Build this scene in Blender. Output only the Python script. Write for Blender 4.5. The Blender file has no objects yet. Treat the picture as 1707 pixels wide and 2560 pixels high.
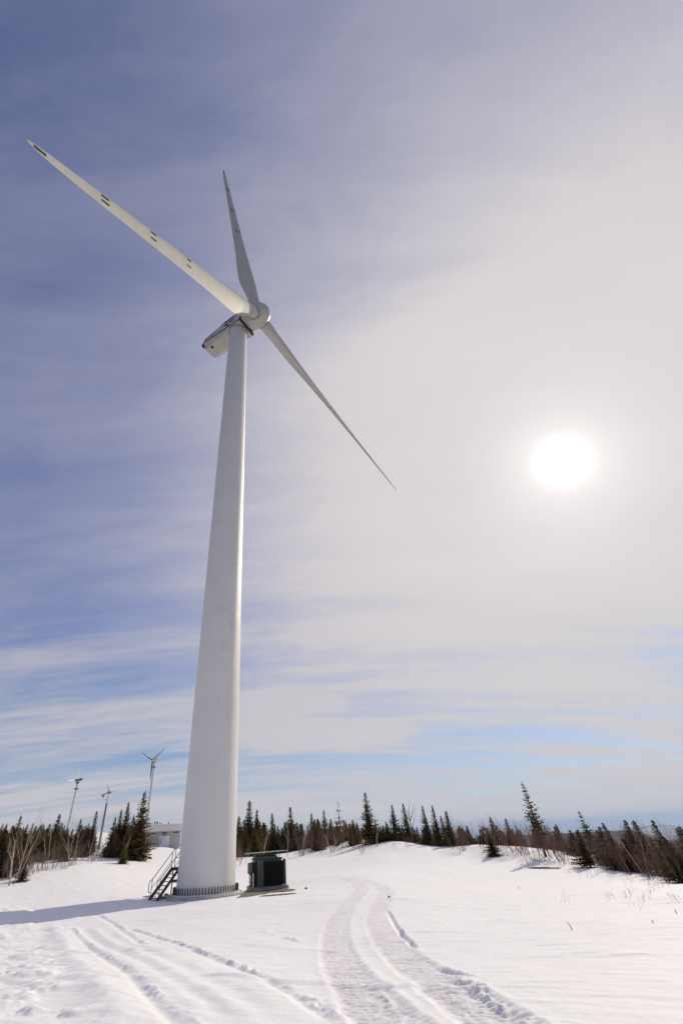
import bpy, bmesh, math, random
import numpy as np
from mathutils import Vector, Matrix

random.seed(7)
rng = np.random.default_rng(7)
scene = bpy.context.scene
COL = scene.collection
PI = math.pi
R = math.radians

# ------------------------------------------------------------------ camera --
FPX, PITCH, ROLL, PPX = 1067.174, 0.655106, 0.0573865, 730.18     # in pixels of the 1707x2560 photograph
CZ = 3.3832                                                        # eye height above datum
cF = np.array([0, math.cos(PITCH), math.sin(PITCH)])
_u0 = np.array([0, -math.sin(PITCH), math.cos(PITCH)]); _r0 = np.array([1., 0, 0])
cR = math.cos(ROLL) * _r0 - math.sin(ROLL) * _u0
cU = math.cos(ROLL) * _u0 + math.sin(ROLL) * _r0
cam_data = bpy.data.cameras.new("camera")
cam = bpy.data.objects.new("camera", cam_data); COL.objects.link(cam)
cam_data.sensor_fit = 'VERTICAL'; cam_data.sensor_height = 36.0
cam_data.lens = 36.0 * FPX / 2560.0
cam_data.shift_x = (853.5 - PPX) / 2560.0
cam_data.clip_start = 0.05; cam_data.clip_end = 100000
cam.matrix_world = Matrix(((cR[0], cU[0], -cF[0], 0), (cR[1], cU[1], -cF[1], 0), (cR[2], cU[2], -cF[2], CZ), (0, 0, 0, 1)))
scene.camera = cam

def ray(px, py):
    v = cF + cR * (px - PPX) / FPX + cU * (1280 - py) / FPX
    return v / np.linalg.norm(v)
def at_d(px, py, D):
    """world point seen at a photo pixel, D metres away measured along the ground"""
    v = ray(px, py)
    return np.array([0, 0, CZ]) + v * (D / math.hypot(v[0], v[1]))
def proj(P):
    P = np.asarray(P, float) - [0, 0, CZ]
    z = P @ cF
    return PPX + FPX * (P @ cR) / z, 1280 - FPX * (P @ cU) / z

# --------------------------------------------------------------- utilities --
def tag(o, label=None, cat=None, group=None, kind=None):
    if label: o["label"] = label
    if cat: o["category"] = cat
    if group: o["group"] = group
    if kind: o["kind"] = kind
    return o
def empty(name, loc=(0, 0, 0), rz=0.0, label=None, cat=None, group=None):
    o = bpy.data.objects.new(name, None); COL.objects.link(o)
    o.location = loc; o.rotation_euler = (0, 0, rz); o.empty_display_size = 0.3
    return tag(o, label, cat, group)

class MB:
    """collects shapes for ONE mesh"""
    def __init__(s): s.v = []; s.f = []
    def add(s, vs, fs):
        n = len(s.v); s.v.extend([tuple(map(float, p)) for p in vs]); s.f.extend([tuple(i + n for i in f) for f in fs])
    def box(s, c, d, M=None, bev=0.0):
        x, y, z = [k / 2 for k in d]
        if bev <= 0:
            vs = [(-x, -y, -z), (x, -y, -z), (x, y, -z), (-x, y, -z), (-x, -y, z), (x, -y, z), (x, y, z), (-x, y, z)]
            fs = [(0, 3, 2, 1), (4, 5, 6, 7), (0, 1, 5, 4), (1, 2, 6, 5), (2, 3, 7, 6), (3, 0, 4, 7)]
        else:
            b = bev; vs = []; 
            prof = [(-z, b), (-z + b, 0), (z - b, 0), (z, b)]
            for zz, ins in prof:
                X, Y = x - ins, y - ins
                vs += [(-X + b, -Y, zz), (X - b, -Y, zz), (X, -Y + b, zz), (X, Y - b, zz), (X - b, Y, zz), (-X + b, Y, zz), (-X, Y - b, zz), (-X, -Y + b, zz)]
            fs = [tuple(reversed(range(8))), tuple(range(24, 32))]
            for k in range(3):
                for i in range(8):
                    j = (i + 1) % 8; fs.append((k * 8 + i, k * 8 + j, k * 8 + 8 + j, k * 8 + 8 + i))
        out = []
        for p in vs:
            q = Vector(p)
            if M is not None: q = M @ q
            out.append((q[0] + c[0], q[1] + c[1], q[2] + c[2]))
        s.add(out, fs)
    def tube(s, pts, rad, n=8, cap=True):
        pts = [Vector(tuple(map(float, p))) for p in pts]
        if not hasattr(rad, '__len__'): rad = [rad] * len(pts)
        vs = []; fs = []; prev = None
        for i, p in enumerate(pts):
            a = pts[max(0, i - 1)]; b = pts[min(len(pts) - 1, i + 1)]
            d = (b - a)
            d = d.normalized() if d.length > 1e-9 else Vector((0, 0, 1))
            if prev is None:
                up = Vector((0, 0, 1)) if abs(d.z) < 0.9 else Vector((1, 0, 0))
                e1 = d.cross(up).normalized()
            else:
                e1 = (prev - d * prev.dot(d))
                e1 = e1.normalized() if e1.length > 1e-6 else d.orthogonal().normalized()
            prev = e1; e2 = d.cross(e1)
            for k in range(n):
                t = 2 * PI * k / n
                vs.append(p + (e1 * math.cos(t) + e2 * math.sin(t)) * rad[i])
        for i in range(len(pts) - 1):
            for k in range(n):
                j = (k + 1) % n
                fs.append((i * n + k, i * n + j, (i + 1) * n + j, (i + 1) * n + k))
        if cap and n > 2:
            fs.append(tuple(reversed(range(n)))); fs.append(tuple((len(pts) - 1) * n + k for k in range(n)))
        s.add(vs, fs)
    def lathe(s, prof, n=48, c=(0, 0, 0), M=None, cap=True):
        vs = []; fs = []
        for r, z in prof:
            for k in range(n):
                t = 2 * PI * k / n
                q = Vector((r * math.cos(t), r * math.sin(t), z))
                if M is not None: q = M @ q
                vs.append((q[0] + c[0], q[1] + c[1], q[2] + c[2]))
        for i in range(len(prof) - 1):
            for k in range(n):
                j = (k + 1) % n
                fs.append((i * n + k, i * n + j, (i + 1) * n + j, (i + 1) * n + k))
        if cap:
            fs.append(tuple(reversed(range(n)))); fs.append(tuple((len(prof) - 1) * n + k for k in range(n)))
        s.add(vs, fs)
    def loft(s, secs, cap=True):
        n = len(secs[0]); vs = [p for q in secs for p in q]; fs = []
        for i in range(len(secs) - 1):
            for k in range(n):
                j = (k + 1) % n
                fs.append((i * n + k, i * n + j, (i + 1) * n + j, (i + 1) * n + k))
        if cap: fs.append(tuple(reversed(range(n)))); fs.append(tuple((len(secs) - 1) * n + k for k in range(n)))
        s.add(vs, fs)
    def mesh(s, name, mat, smooth=None):
        me = bpy.data.meshes.new(name)
        me.from_pydata(s.v, [], s.f); me.update()
        if mat is not None: me.materials.append(mat)
        if smooth:
            me.polygons.foreach_set('use_smooth', [True] * len(me.polygons))
            if smooth is not True:
                try: me.set_sharp_from_angle(angle=R(smooth))
                except Exception: pass
        return me
    def build(s, name, mat, parent=None, smooth=None, loc=None):
        o = bpy.data.objects.new(name, s.mesh(name, mat, smooth)); COL.objects.link(o)
        if parent is not None: o.parent = parent
        if loc is not None: o.location = loc
        return o
def new_obj(name, me, parent=None):
    o = bpy.data.objects.new(name, me); COL.objects.link(o)
    if parent is not None: o.parent = parent
    return o

# --------------------------------------------------------------- materials --
def nt_new(name):
    m = bpy.data.materials.new(name); m.use_nodes = True
    nt = m.node_tree; b = nt.nodes['Principled BSDF']
    return m, nt, b
def mat(name, col, rough=0.6, metal=0.0, var=0.0, scale=3.0, bump=0.0, bscale=40.0, col2=None, detail=4.0, coord='Object', spec=None):
    m, nt, b = nt_new(name)
    b.inputs['Base Color'].default_value = (*col, 1); b.inputs['Roughness'].default_value = rough; b.inputs['Metallic'].default_value = metal
    if spec is not None: b.inputs['Specular IOR Level'].default_value = spec
    tc = nt.nodes.new('ShaderNodeTexCoord')
    if var > 0 or col2 is not None:
        n = nt.nodes.new('ShaderNodeTexNoise'); n.inputs['Scale'].default_value = scale; n.inputs['Detail'].default_value = detail
        nt.links.new(tc.outputs[coord], n.inputs['Vector'])
        r = nt.nodes.new('ShaderNodeValToRGB')
        c2 = col2 if col2 is not None else tuple(min(1, c * (1 + var)) for c in col)
        c1 = col if col2 is not None else tuple(c * (1 - var) for c in col)
        r.color_ramp.elements[0].position = 0.35; r.color_ramp.elements[1].position = 0.65
        r.color_ramp.elements[0].color = (*c1, 1); r.color_ramp.elements[1].color = (*c2, 1)
        nt.links.new(n.outputs['Fac'], r.inputs['Fac']); nt.links.new(r.outputs['Color'], b.inputs['Base Color'])
    if bump > 0:
        n2 = nt.nodes.new('ShaderNodeTexNoise'); n2.inputs['Scale'].default_value = bscale; n2.inputs['Detail'].default_value = 5
        nt.links.new(tc.outputs[coord], n2.inputs['Vector'])
        bp = nt.nodes.new('ShaderNodeBump'); bp.inputs['Strength'].default_value = bump; bp.inputs['Distance'].default_value = 0.05
        nt.links.new(n2.outputs['Fac'], bp.inputs['Height']); nt.links.new(bp.outputs['Normal'], b.inputs['Normal'])
    return m

M_SNOW, nt, b = nt_new('snow')
b.inputs['Base Color'].default_value = (0.88, 0.872, 0.865, 1); b.inputs['Roughness'].default_value = 0.75
b.inputs['Specular IOR Level'].default_value = 0.25
tc = nt.nodes.new('ShaderNodeTexCoord')
bumps = None
for sc, dist, strn in ((1.1, 0.10, 0.35), (6.0, 0.03, 0.35), (38.0, 0.006, 0.5)):
    n = nt.nodes.new('ShaderNodeTexNoise'); n.inputs['Scale'].default_value = sc; n.inputs['Detail'].default_value = 4
    mp = nt.nodes.new('ShaderNodeMapping'); mp.inputs['Scale'].default_value = (1.0, 0.45, 1); mp.inputs['Rotation'].default_value = (0, 0, R(25))
    nt.links.new(tc.outputs['Object'], mp.inputs['Vector']); nt.links.new(mp.outputs['Vector'], n.inputs['Vector'])
    bp = nt.nodes.new('ShaderNodeBump'); bp.inputs['Strength'].default_value = strn; bp.inputs['Distance'].default_value = dist
    nt.links.new(n.outputs['Fac'], bp.inputs['Height'])
    if bumps is not None: nt.links.new(bumps.outputs['Normal'], bp.inputs['Normal'])
    bumps = bp
nt.links.new(bumps.outputs['Normal'], b.inputs['Normal'])
at_ = nt.nodes.new('ShaderNodeAttribute'); at_.attribute_name = 'packed'                # driven-over snow is greyer and grittier
mx_ = nt.nodes.new('ShaderNodeMix'); mx_.data_type = 'RGBA'
mx_.inputs['A'].default_value = (0.88, 0.872, 0.865, 1); mx_.inputs['B'].default_value = (0.78, 0.755, 0.755, 1)
nt.links.new(at_.outputs['Fac'], mx_.inputs['Factor']); nt.links.new(mx_.outputs['Result'], b.inputs['Base Color'])

M_PAINT = mat('white_tower_paint', (0.71, 0.69, 0.65), 0.5, var=0.035, scale=0.35, detail=8)
M_PATCH = mat('grey_paint_repair', (0.655, 0.65, 0.63), 0.5, var=0.05, scale=2)
M_JOINT = mat('grey_joint_gap', (0.42, 0.42, 0.41), 0.6)  # one even grey for joint gaps
M_BLADE = mat('white_blade_gelcoat', (0.54, 0.52, 0.475), 0.6, var=0.04, scale=0.6, detail=6)
M_BLACK = mat('black_rubber', (0.012, 0.012, 0.014), 0.55)
M_BOLT = mat('black_bolt_cap', (0.015, 0.016, 0.022), 0.45)
M_NAC = mat('white_nacelle_shell', (0.54, 0.52, 0.475), 0.45, var=0.04, scale=0.8)
M_BLUE = mat('blue_lettering', (0.012, 0.022, 0.13), 0.45)
M_NAVY = mat('dark_navy_lettering', (0.03, 0.035, 0.06), 0.5)
M_CONC = mat('light_concrete', (0.42, 0.41, 0.40), 0.85, var=0.18, scale=3, bump=0.3, bscale=30)
M_CONC2 = mat('grey_concrete', (0.27, 0.255, 0.24), 0.9, var=0.25, scale=4, bump=0.4, bscale=25)
M_STEEL = mat('dark_galvanised_steel', (0.075, 0.075, 0.08), 0.5, 0.3, var=0.2, scale=6)
M_RAIL = mat('dark_rail_steel', (0.06, 0.057, 0.06), 0.5, 0.3)
M_TANK = mat('dark_green_enamel', (0.055, 0.080, 0.052), 0.45, var=0.25, scale=3)
M_TANK2 = mat('olive_green_enamel', (0.11, 0.125, 0.085), 0.5, var=0.15, scale=3)
M_RADI = mat('black_green_radiator', (0.005, 0.006, 0.005), 0.6)
M_GREY = mat('light_grey_steel', (0.42, 0.42, 0.42), 0.45, 0.1, var=0.08, scale=4)
M_WHITE = mat('white_enamel', (0.72, 0.72, 0.72), 0.45)
M_GRAVEL = mat('brown_gravel', (0.10, 0.082, 0.055), 0.95, col2=(0.30, 0.26, 0.20), scale=9, bump=1.0, bscale=26, detail=9)
M_WALL = mat('beige_grey_cladding', (0.44, 0.435, 0.40), 0.6, var=0.05, scale=0.6)
M_ROOF = mat('pale_grey_metal_roof', (0.52, 0.51, 0.50), 0.5, var=0.06, scale=0.5)
M_YEL = mat('yellow_enamel', (0.50, 0.28, 0.012), 0.5)
M_ORANGE = mat('orange_brown_enamel', (0.36, 0.16, 0.07), 0.5)
M_BARK = mat('spruce_bark', (0.075, 0.058, 0.045), 0.9, var=0.4, scale=6)
M_BIRCH = mat('pale_birch_bark', (0.44, 0.35, 0.27), 0.8, var=0.3, scale=5)
M_BTWIG = mat('birch_twig', (0.36, 0.27, 0.20), 0.9)
M_TWIG = mat('red_brown_twig', (0.20, 0.115, 0.08), 0.9, var=0.35, scale=4)
M_TWIG2 = mat('grey_brown_twig', (0.22, 0.16, 0.125), 0.9, var=0.3, scale=4)
M_STALK = mat('dry_straw', (0.32, 0.22, 0.12), 0.9, var=0.3, scale=8)
M_DEADWOOD = mat('weathered_wood', (0.17, 0.115, 0.085), 0.9, var=0.3, scale=8)
def mat_foliage(name, c1, c2, c3):
    m, nt, b = nt_new(name)
    b.inputs['Roughness'].default_value = 0.75; b.inputs['Specular IOR Level'].default_value = 0.2
    tc = nt.nodes.new('ShaderNodeTexCoord'); oi = nt.nodes.new('ShaderNodeObjectInfo')
    n = nt.nodes.new('ShaderNodeTexNoise'); n.inputs['Scale'].default_value = 2.2; n.inputs['Detail'].default_value = 5
    nt.links.new(tc.outputs['Object'], n.inputs['Vector'])
    r = nt.nodes.new('ShaderNodeValToRGB')
    r.color_ramp.elements[0].position = 0.34; r.color_ramp.elements[1].position = 0.68
    r.color_ramp.elements[0].color = (*c1, 1); r.color_ramp.elements[1].color = (*c2, 1)
    nt.links.new(n.outputs['Fac'], r.inputs['Fac'])
    mx = nt.nodes.new('ShaderNodeMix'); mx.data_type = 'RGBA'
    ml = nt.nodes.new('ShaderNodeMath'); ml.operation = 'MULTIPLY'; ml.inputs[1].default_value = 0.55
    nt.links.new(oi.outputs['Random'], ml.inputs[0]); nt.links.new(ml.outputs[0], mx.inputs['Factor'])
    nt.links.new(r.outputs['Color'], mx.inputs['A']); mx.inputs['B'].default_value = (*c3, 1)
    nt.links.new(mx.outputs['Result'], b.inputs['Base Color'])
    tl = nt.nodes.new('ShaderNodeBsdfTranslucent'); ms = nt.nodes.new('ShaderNodeMixShader'); ms.inputs[0].default_value = 0.30
    nt.links.new(mx.outputs['Result'], tl.inputs['Color']); nt.links.new(b.outputs[0], ms.inputs[1]); nt.links.new(tl.outputs[0], ms.inputs[2])
    nt.links.new(ms.outputs[0], nt.nodes['Material Output'].inputs['Surface'])
    return m
M_SPRUCE = mat_foliage('spruce_needles', (0.062, 0.050, 0.016), (0.135, 0.106, 0.032), (0.160, 0.095, 0.032))
M_PINE = mat_foliage('yellow_green_needles', (0.10, 0.10, 0.022), (0.20, 0.18, 0.035), (0.15, 0.12, 0.03))
M_HILL, nt, b = nt_new('forested_hillside')
b.inputs['Roughness'].default_value = 0.9; b.inputs['Specular IOR Level'].default_value = 0.1
tc = nt.nodes.new('ShaderNodeTexCoord')
n = nt.nodes.new('ShaderNodeTexNoise'); n.inputs['Scale'].default_value = 0.006; n.inputs['Detail'].default_value = 9; n.inputs['Roughness'].default_value = 0.65
nt.links.new(tc.outputs['Object'], n.inputs['Vector'])
r = nt.nodes.new('ShaderNodeValToRGB'); r.color_ramp.elements[0].position = 0.60; r.color_ramp.elements[1].position = 0.74
r.color_ramp.elements[0].color = (0.030, 0.036, 0.040, 1); r.color_ramp.elements[1].color = (0.40, 0.40, 0.42, 1)
nt.links.new(n.outputs['Fac'], r.inputs['Fac']); nt.links.new(r.outputs['Color'], b.inputs['Base Color'])
M_MOUNT = mat('far_mountain', (0.10, 0.11, 0.12), 0.9, col2=(0.45, 0.46, 0.48), scale=0.0016, detail=8)

# ------------------------------------------------------- noise and terrain --
_perm = rng.random((256, 256))
def vnoise(x, y):
    xi = np.floor(x).astype(np.int64); yi = np.floor(y).astype(np.int64)
    fx = x - xi; fy = y - yi
    fx = fx * fx * fx * (fx * (fx * 6 - 15) + 10); fy = fy * fy * fy * (fy * (fy * 6 - 15) + 10)
    a = _perm[xi & 255, yi & 255]; b_ = _perm[(xi + 1) & 255, yi & 255]; c = _perm[xi & 255, (yi + 1) & 255]; d = _perm[(xi + 1) & 255, (yi + 1) & 255]
    return (a * (1 - fx) + b_ * fx) * (1 - fy) + (c * (1 - fx) + d * fx) * fy - 0.5
def fbm(x, y, octv=4, gain=0.5):
    s = np.zeros_like(np.asarray(x, float)); a = 1.0
    for k in range(octv):
        s += a * vnoise(x * 2 ** k + 17.3 * k, y * 2 ** k + 5.1 * k); a *= gain
    return s

CTRL = []
for px, py, D in [(0, 2560, 9.4), (853, 2560, 7.9), (1707, 2560, 8.2), (109, 2294, 35.4), (326, 2264, 38.2), (0, 2225, 45), (200, 2175, 52), (340, 2150, 62),
                  (380, 2125, 95), (410, 2115, 115), (345, 2117, 112), (700, 2145, 70), (828, 2135, 68), (897, 2123, 68), (981, 2104, 68), (1046, 2110, 70),
                  (1000, 2132, 60), (1189, 2111, 66), (1294, 2115, 66), (1371, 2123, 64), (1487, 2142, 60), (1565, 2156, 56), (1707, 2186, 48), (1189, 2139, 58),
                  (1340, 2160, 52), (1400, 2170, 50), (1500, 2180, 46), (1600, 2200, 40), (1700, 2212, 37), (900, 2200, 40), (660, 2231, 44), (712, 2216, 46),
                  (30, 2085, 130), (260, 2085, 140), (120, 2088, 135), (853, 2400, 15), (1300, 2300, 22), (200, 2400, 17), (1600, 2300, 20)]:
    CTRL.append(at_d(px, py, D))
def polar(azd, D, z): CTRL.append(np.array([D * math.sin(R(azd)), D * math.cos(R(azd)), z]))
for azd in (-180, -140, -105, -70, 70, 105, 140): polar(azd, 5, 1.62); polar(azd, 25, 1.4)
for azd in (-70, -105): polar(azd, 60, 3.0)
for azd in (70, 105, 140, -140, 180): polar(azd, 60, -0.5)
polar(0, 2.5, 1.62); polar(-10.8, 41.7, 0.5); polar(-10.8, 46.5, 0.52); polar(-15, 42, 0.52); polar(-6, 41, 0.5)
for azd in (-10, 0, 8): polar(azd, 95, 2.2); polar(azd, 130, 0.0)
for azd in (16, 22, 28, 34): polar(azd, 85, -1.5); polar(azd, 130, -9)
for azd, z in ((-34, 10), (-26, 9), (-18, 6), (-10, 1), (0, -8), (10, -16), (20, -24), (30, -28), (40, -30), (60, -30), (90, -30), (130, -30), (180, -20), (-130, -5), (-90, 5), (-60, 8)):
    polar(azd, 230, z)
CTRL = np.array(CTRL)
def warp(x, y):
    r = np.hypot(x, y) + 1e-9; rr = np.log1p(r / 8.0)
    return x / r * rr, y / r * rr
_wx, _wy = warp(CTRL[:, 0], CTRL[:, 1])
def _tps(r2): return np.where(r2 > 1e-12, 0.5 * r2 * np.log(r2 + 1e-12), 0.0)
_n = len(CTRL)
_K = _tps((_wx[:, None] - _wx[None]) ** 2 + (_wy[:, None] - _wy[None]) ** 2) + np.eye(_n) * 2e-4
_P = np.stack([np.ones(_n), _wx, _wy], 1)
_A = np.block([[_K, _P], [_P.T, np.zeros((3, 3))]])
_W = np.linalg.solve(_A, np.concatenate([CTRL[:, 2], np.zeros(3)]))
def terrain(x, y):
    x = np.atleast_1d(np.asarray(x, float)); y = np.atleast_1d(np.asarray(y, float))
    rad = np.hypot(x, y); k = np.minimum(1.0, 230.0 / np.maximum(rad, 1e-6))
    wx, wy = warp(x * k, y * k)
    z = _W[-3] + _W[-2] * wx + _W[-1] * wy
    for i in range(_n):
        z = z + _W[i] * _tps((wx - _wx[i]) ** 2 + (wy - _wy[i]) ** 2)
    far = np.clip((rad - 230) / 3000.0, 0, 1)
    z = z - 380 * far ** 0.8 * np.where(rad > 230, 1, 0) * (1 - 0.0 * far)
    und = 0.16 * fbm(x / 9.0, y / 9.0, 4) * np.clip((rad - 6) / 20, 0.1, 1) + 0.6 * fbm(x / 40.0, y / 40.0, 2) * np.clip((rad - 90) / 60, 0, 1)
    calm = np.clip((np.hypot(x + 7.0, y - 42.5) - 4) / 8, 0.1, 1)
    return z + und * calm
def gz(x, y): return float(terrain([x], [y])[0])
def ground_at(px, py, lo=5.0, hi=160.0):
    """where the ray through a photo pixel meets the snow"""
    v = ray(px, py); h = math.hypot(v[0], v[1])
    Ds = np.geomspace(lo, hi, 700)
    P = np.array([0, 0, CZ])[None] + v[None] * (Ds / h)[:, None]
    dz = P[:, 2] - terrain(P[:, 0], P[:, 1])
    s = np.where(dz < 0)[0]
    i = s[0] if len(s) else int(np.argmin(dz))
    return np.array([P[i, 0], P[i, 1]])

# --- snow surface with the tracks pressed into it
azs = np.concatenate([np.linspace(-180, -40, 36, endpoint=False), np.linspace(-40, 44, 670), np.linspace(44, 180, 36)[1:-1]])
azs = np.unique(np.round(azs, 6))
rings = np.concatenate([np.linspace(0.4, 5.5, 14, endpoint=False), np.geomspace(5.5, 32, 430, endpoint=False), np.geomspace(32, 150, 190, endpoint=False), np.geomspace(150, 21500, 46)])
A, Rg = np.meshgrid(np.radians(azs), rings)
GX = (Rg * np.sin(A)).ravel(); GY = (Rg * np.cos(A)).ravel()
GZ = terrain(GX, GY)
rad = np.hypot(GX, GY)
PACK = np.zeros(len(GX))

def dist_poly(pts, sel):
    """signed side offset, arc length and end fade of the selected ground vertices along a polyline"""
    x, y = GX[sel], GY[sel]
    best = np.full(x.shape, 1e9); off = np.zeros_like(x); arc = np.zeros_like(x)
    s0 = 0.0
    for a, c in zip(pts[:-1], pts[1:]):
        d = c - a; L = math.hypot(*d)
        if L < 1e-6: continue
        t = np.clip(((x - a[0]) * d[0] + (y - a[1]) * d[1]) / L ** 2, 0, 1)
        qx, qy = x - a[0] - t * d[0], y - a[1] - t * d[1]
        ds = np.hypot(qx, qy); m = ds < best
        sg = np.sign(d[0] * qy - d[1] * qx)
        best[m] = ds[m]; off[m] = (ds * -sg)[m]; arc[m] = (s0 + t * L)[m]
        s0 += L
    return best, off, arc, s0
def smooth_line(px_pts, n=60):
    W = np.array([ground_at(*p) for p in px_pts])
    t = np.concatenate([[0], np.cumsum(np.hypot(*np.diff(W, axis=0).T))]); tt = np.linspace(0, t[-1], n)
    out = np.stack([np.interp(tt, t, W[:, 0]), np.interp(tt, t, W[:, 1])], 1)
    for _ in range(3): out[1:-1] = (out[:-2] + 2 * out[1:-1] + out[2:]) / 4
    return out
def near_line(pts, w):
    bx0, by0 = pts.min(0) - w; bx1, by1 = pts.max(0) + w
    return np.where((GX > bx0) & (GX < bx1) & (GY > by0) & (GY < by1))[0]
def sstep(a, b, x):
    t = np.clip((x - a) / (b - a), 0, 1); return t * t * (3 - 2 * t)
def z7(p): return [(700 + x / 1.557, 2180 + y / 1.557) for x, y in p]
def z6(p): return [(x / 1.836, 2200 + y / 1.836) for x, y in p]

def press_track(line, w, depth, cleat, berm):
    sel = near_line(line, w * 1.6)
    dist, off, arc, L = dist_poly(line, sel)
    fade = sstep(0, 6, arc) * (1.0 if True else 0)
    x, y = GX[sel], GY[sel]
    nf = np.clip(1.35 - rad[sel] / 24.0, 0.22, 1); depth = depth * nf; berm = berm * nf
    inside = 1 - sstep(w * 0.36, w * 0.58, dist + 0.10 * vnoise(x * 4, y * 4))
    rough = fbm(x * 9, y * 9, 4, 0.7)
    cl = np.sin(arc * 2 * PI / 0.19 + 2.0 * vnoise(x * 1.5, y * 1.5) + off * 2.0)
    near = np.clip(1.6 - rad[sel] / 18.0, 0.35, 1)
    h = -depth * inside + inside * (cleat * cl * near * (0.6 + 0.7 * np.clip(vnoise(x * 0.8, y * 0.8) + 0.5, 0, 1)) + 0.017 * rough)
    edge = np.exp(-((dist - w * 0.56) / (0.09)) ** 2)
    h += 0.5 * berm * edge * np.clip(0.6 + 1.2 * fbm(x * 3.1, y * 3.1, 3), 0, 1.4)
    GZ[sel] += h * fade
    PACK[sel] = np.maximum(PACK[sel], inside * fade * np.clip(0.75 + 0.7 * fbm(x * 1.7, y * 1.7, 3), 0.2, 1))
def ridge(line, w, h, chunk=1.0, freq=4.0, seed=0.0, groove=0.0):
    sel = near_line(line, w * 4)
    dist, off, arc, L = dist_poly(line, sel)
    x, y = GX[sel], GY[sel]
    fade = sstep(0, 0.8, arc) * sstep(0, 0.8, L - arc)
    env = np.exp(-(off / w) ** 2)
    nz = np.clip(0.45 + chunk * 1.7 * fbm(x * freq * 1.5 + seed, y * freq * 1.5 + seed, 3, 0.5), 0, 1.5) * np.clip(0.6 + 0.9 * vnoise(arc * 0.9 + seed, arc * 0 + seed), 0.1, 1.2)
    GZ[sel] += fade * (0.5 * h * env * nz - groove * np.exp(-((off - w * 1.1) / w) ** 2))
def swath(line, w, h, noise=0.3):
    """smooth low rib or trough"""
    sel = near_line(line, w * 4)
    dist, off, arc, L = dist_poly(line, sel)
    x, y = GX[sel], GY[sel]
    GZ[sel] += 0.55 * h * np.exp(-(off / w) ** 2) * sstep(0, 2.5, arc) * sstep(0, 1.5, L - arc) * (1 + noise * 2 * fbm(x * 1.5, y * 1.5, 3))

tl = smooth_line(z7([(150, 22), (230, 22), (300, 42), (318, 72), (262, 128), (222, 190), (212, 260), (228, 340), (285, 430), (360, 520), (440, 600), (520, 690)]), 90)
tr = smooth_line(z7([(250, 18), (330, 34), (395, 56), (415, 80), (385, 130), (375, 190), (410, 260), (475, 330), (570, 400), (670, 465), (790, 545), (900, 620), (1000, 690)]), 90)
press_track(tl, 0.95, 0.034, 0.017, 0.035)
press_track(tr, 0.95, 0.038, 0.019, 0.035)
ridge(smooth_line(z7([(690, 410), (750, 445), (820, 490), (900, 540), (985, 595), (1080, 650)])), 0.16, 0.20, 1.0, 4.5, 3.1, 0.03)
ridge(smooth_line(z7([(345, 415), (385, 450), (430, 520), (480, 580), (540, 650)])), 0.07, 0.09, 1.0, 6, 5.0)
ridge(smooth_line(z7([(427, 150), (450, 195), (480, 240), (545, 298)])), 0.075, 0.13, 1.2, 4.5, 9.0, 0.10)
ridge(smooth_line(z7([(612, 368), (660, 382), (715, 395), (780, 415)])), 0.08, 0.10, 0.5, 4, 2.0, 0.06)
# left-hand plough ridges
ridge(smooth_line(z6([(340, 220), (400, 280), (470, 335), (540, 375), (610, 420), (680, 480), (740, 550), (800, 600), (890, 660), (980, 730)])), 0.13, 0.12, 1.1, 4.2, 11, 0.04)
ridge(smooth_line(z6([(455, 155), (540, 200), (610, 250), (690, 300)])), 0.15, 0.12, 1.0, 2.6, 21, 0.04)
ridge(smooth_line(z6([(610, 222), (700, 250), (800, 280), (930, 330), (1050, 375), (1200, 430), (1300, 485), (1400, 540), (1480, 585), (1600, 660)])), 0.13, 0.14, 1.1, 3.4, 31, 0.04)
ridge(smooth_line(z6([(1195, 232), (1260, 250), (1395, 290)])), 0.14, 0.10, 1.2, 2.2, 41)
for k, (pts, h) in enumerate([([(300, 190), (500, 330), (700, 430), (900, 570), (1010, 680)], 0.05), ([(420, 210), (620, 330), (800, 420), (1000, 540), (1200, 680)], 0.055),
                              ([(520, 230), (720, 330), (900, 400), (1150, 510), (1400, 680)], 0.05), ([(240, 195), (300, 290), (360, 380), (440, 470), (530, 570), (600, 690)], 0.13),
                              ([(580, 250), (800, 340), (1000, 410), (1250, 510), (1500, 680)], 0.045), ([(380, 210), (560, 340), (740, 440), (940, 560), (1100, 690)], -0.04)]):
    swath(smooth_line(z6(pts)), 0.20 if k != 3 else 0.35, h)
# crusty bank at the lower left and wind scour everywhere
crest = smooth_line(z6([(180, 175), (240, 240), (310, 330), (400, 440), (500, 560), (580, 690)]))
sel = near_line(np.concatenate([crest, crest + [-9, -2]]), 3)
dist, off, arc, L = dist_poly(crest, sel)
left = sstep(0.0, 0.8, -off) * (1 - sstep(6, 10, dist)) * sstep(-1, 3, arc)
if np.mean(GX[sel][left > 0.5]) > np.mean(GX[sel]): left = sstep(0.0, 0.8, off) * (1 - sstep(6, 10, dist))
x, y = GX[sel], GY[sel]
rx, ry = x * math.cos(0.6) + y * math.sin(0.6), -x * math.sin(0.6) + y * math.cos(0.6)
lump = np.clip(fbm(rx * 1.3, ry * 2.6, 4, 0.5) - 0.10, 0, 0.35)
GZ[sel] += left * (0.22 * lump + 0.10 * fbm(rx * 0.5, ry * 0.7, 3))
near = np.clip((rad - 3) / 5, 0, 1) * np.clip(1.5 - rad / 60.0, 0, 1)
sx, sy = GX * math.cos(-0.45) + GY * math.sin(-0.45), -GX * math.sin(-0.45) + GY * math.cos(-0.45)
GZ += near * (0.018 * fbm(sx * 0.9, sy * 4.0, 4) + 0.10 * np.clip(fbm(sx * 0.35, sy * 1.4, 3) - 0.28, 0, 1))

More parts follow.
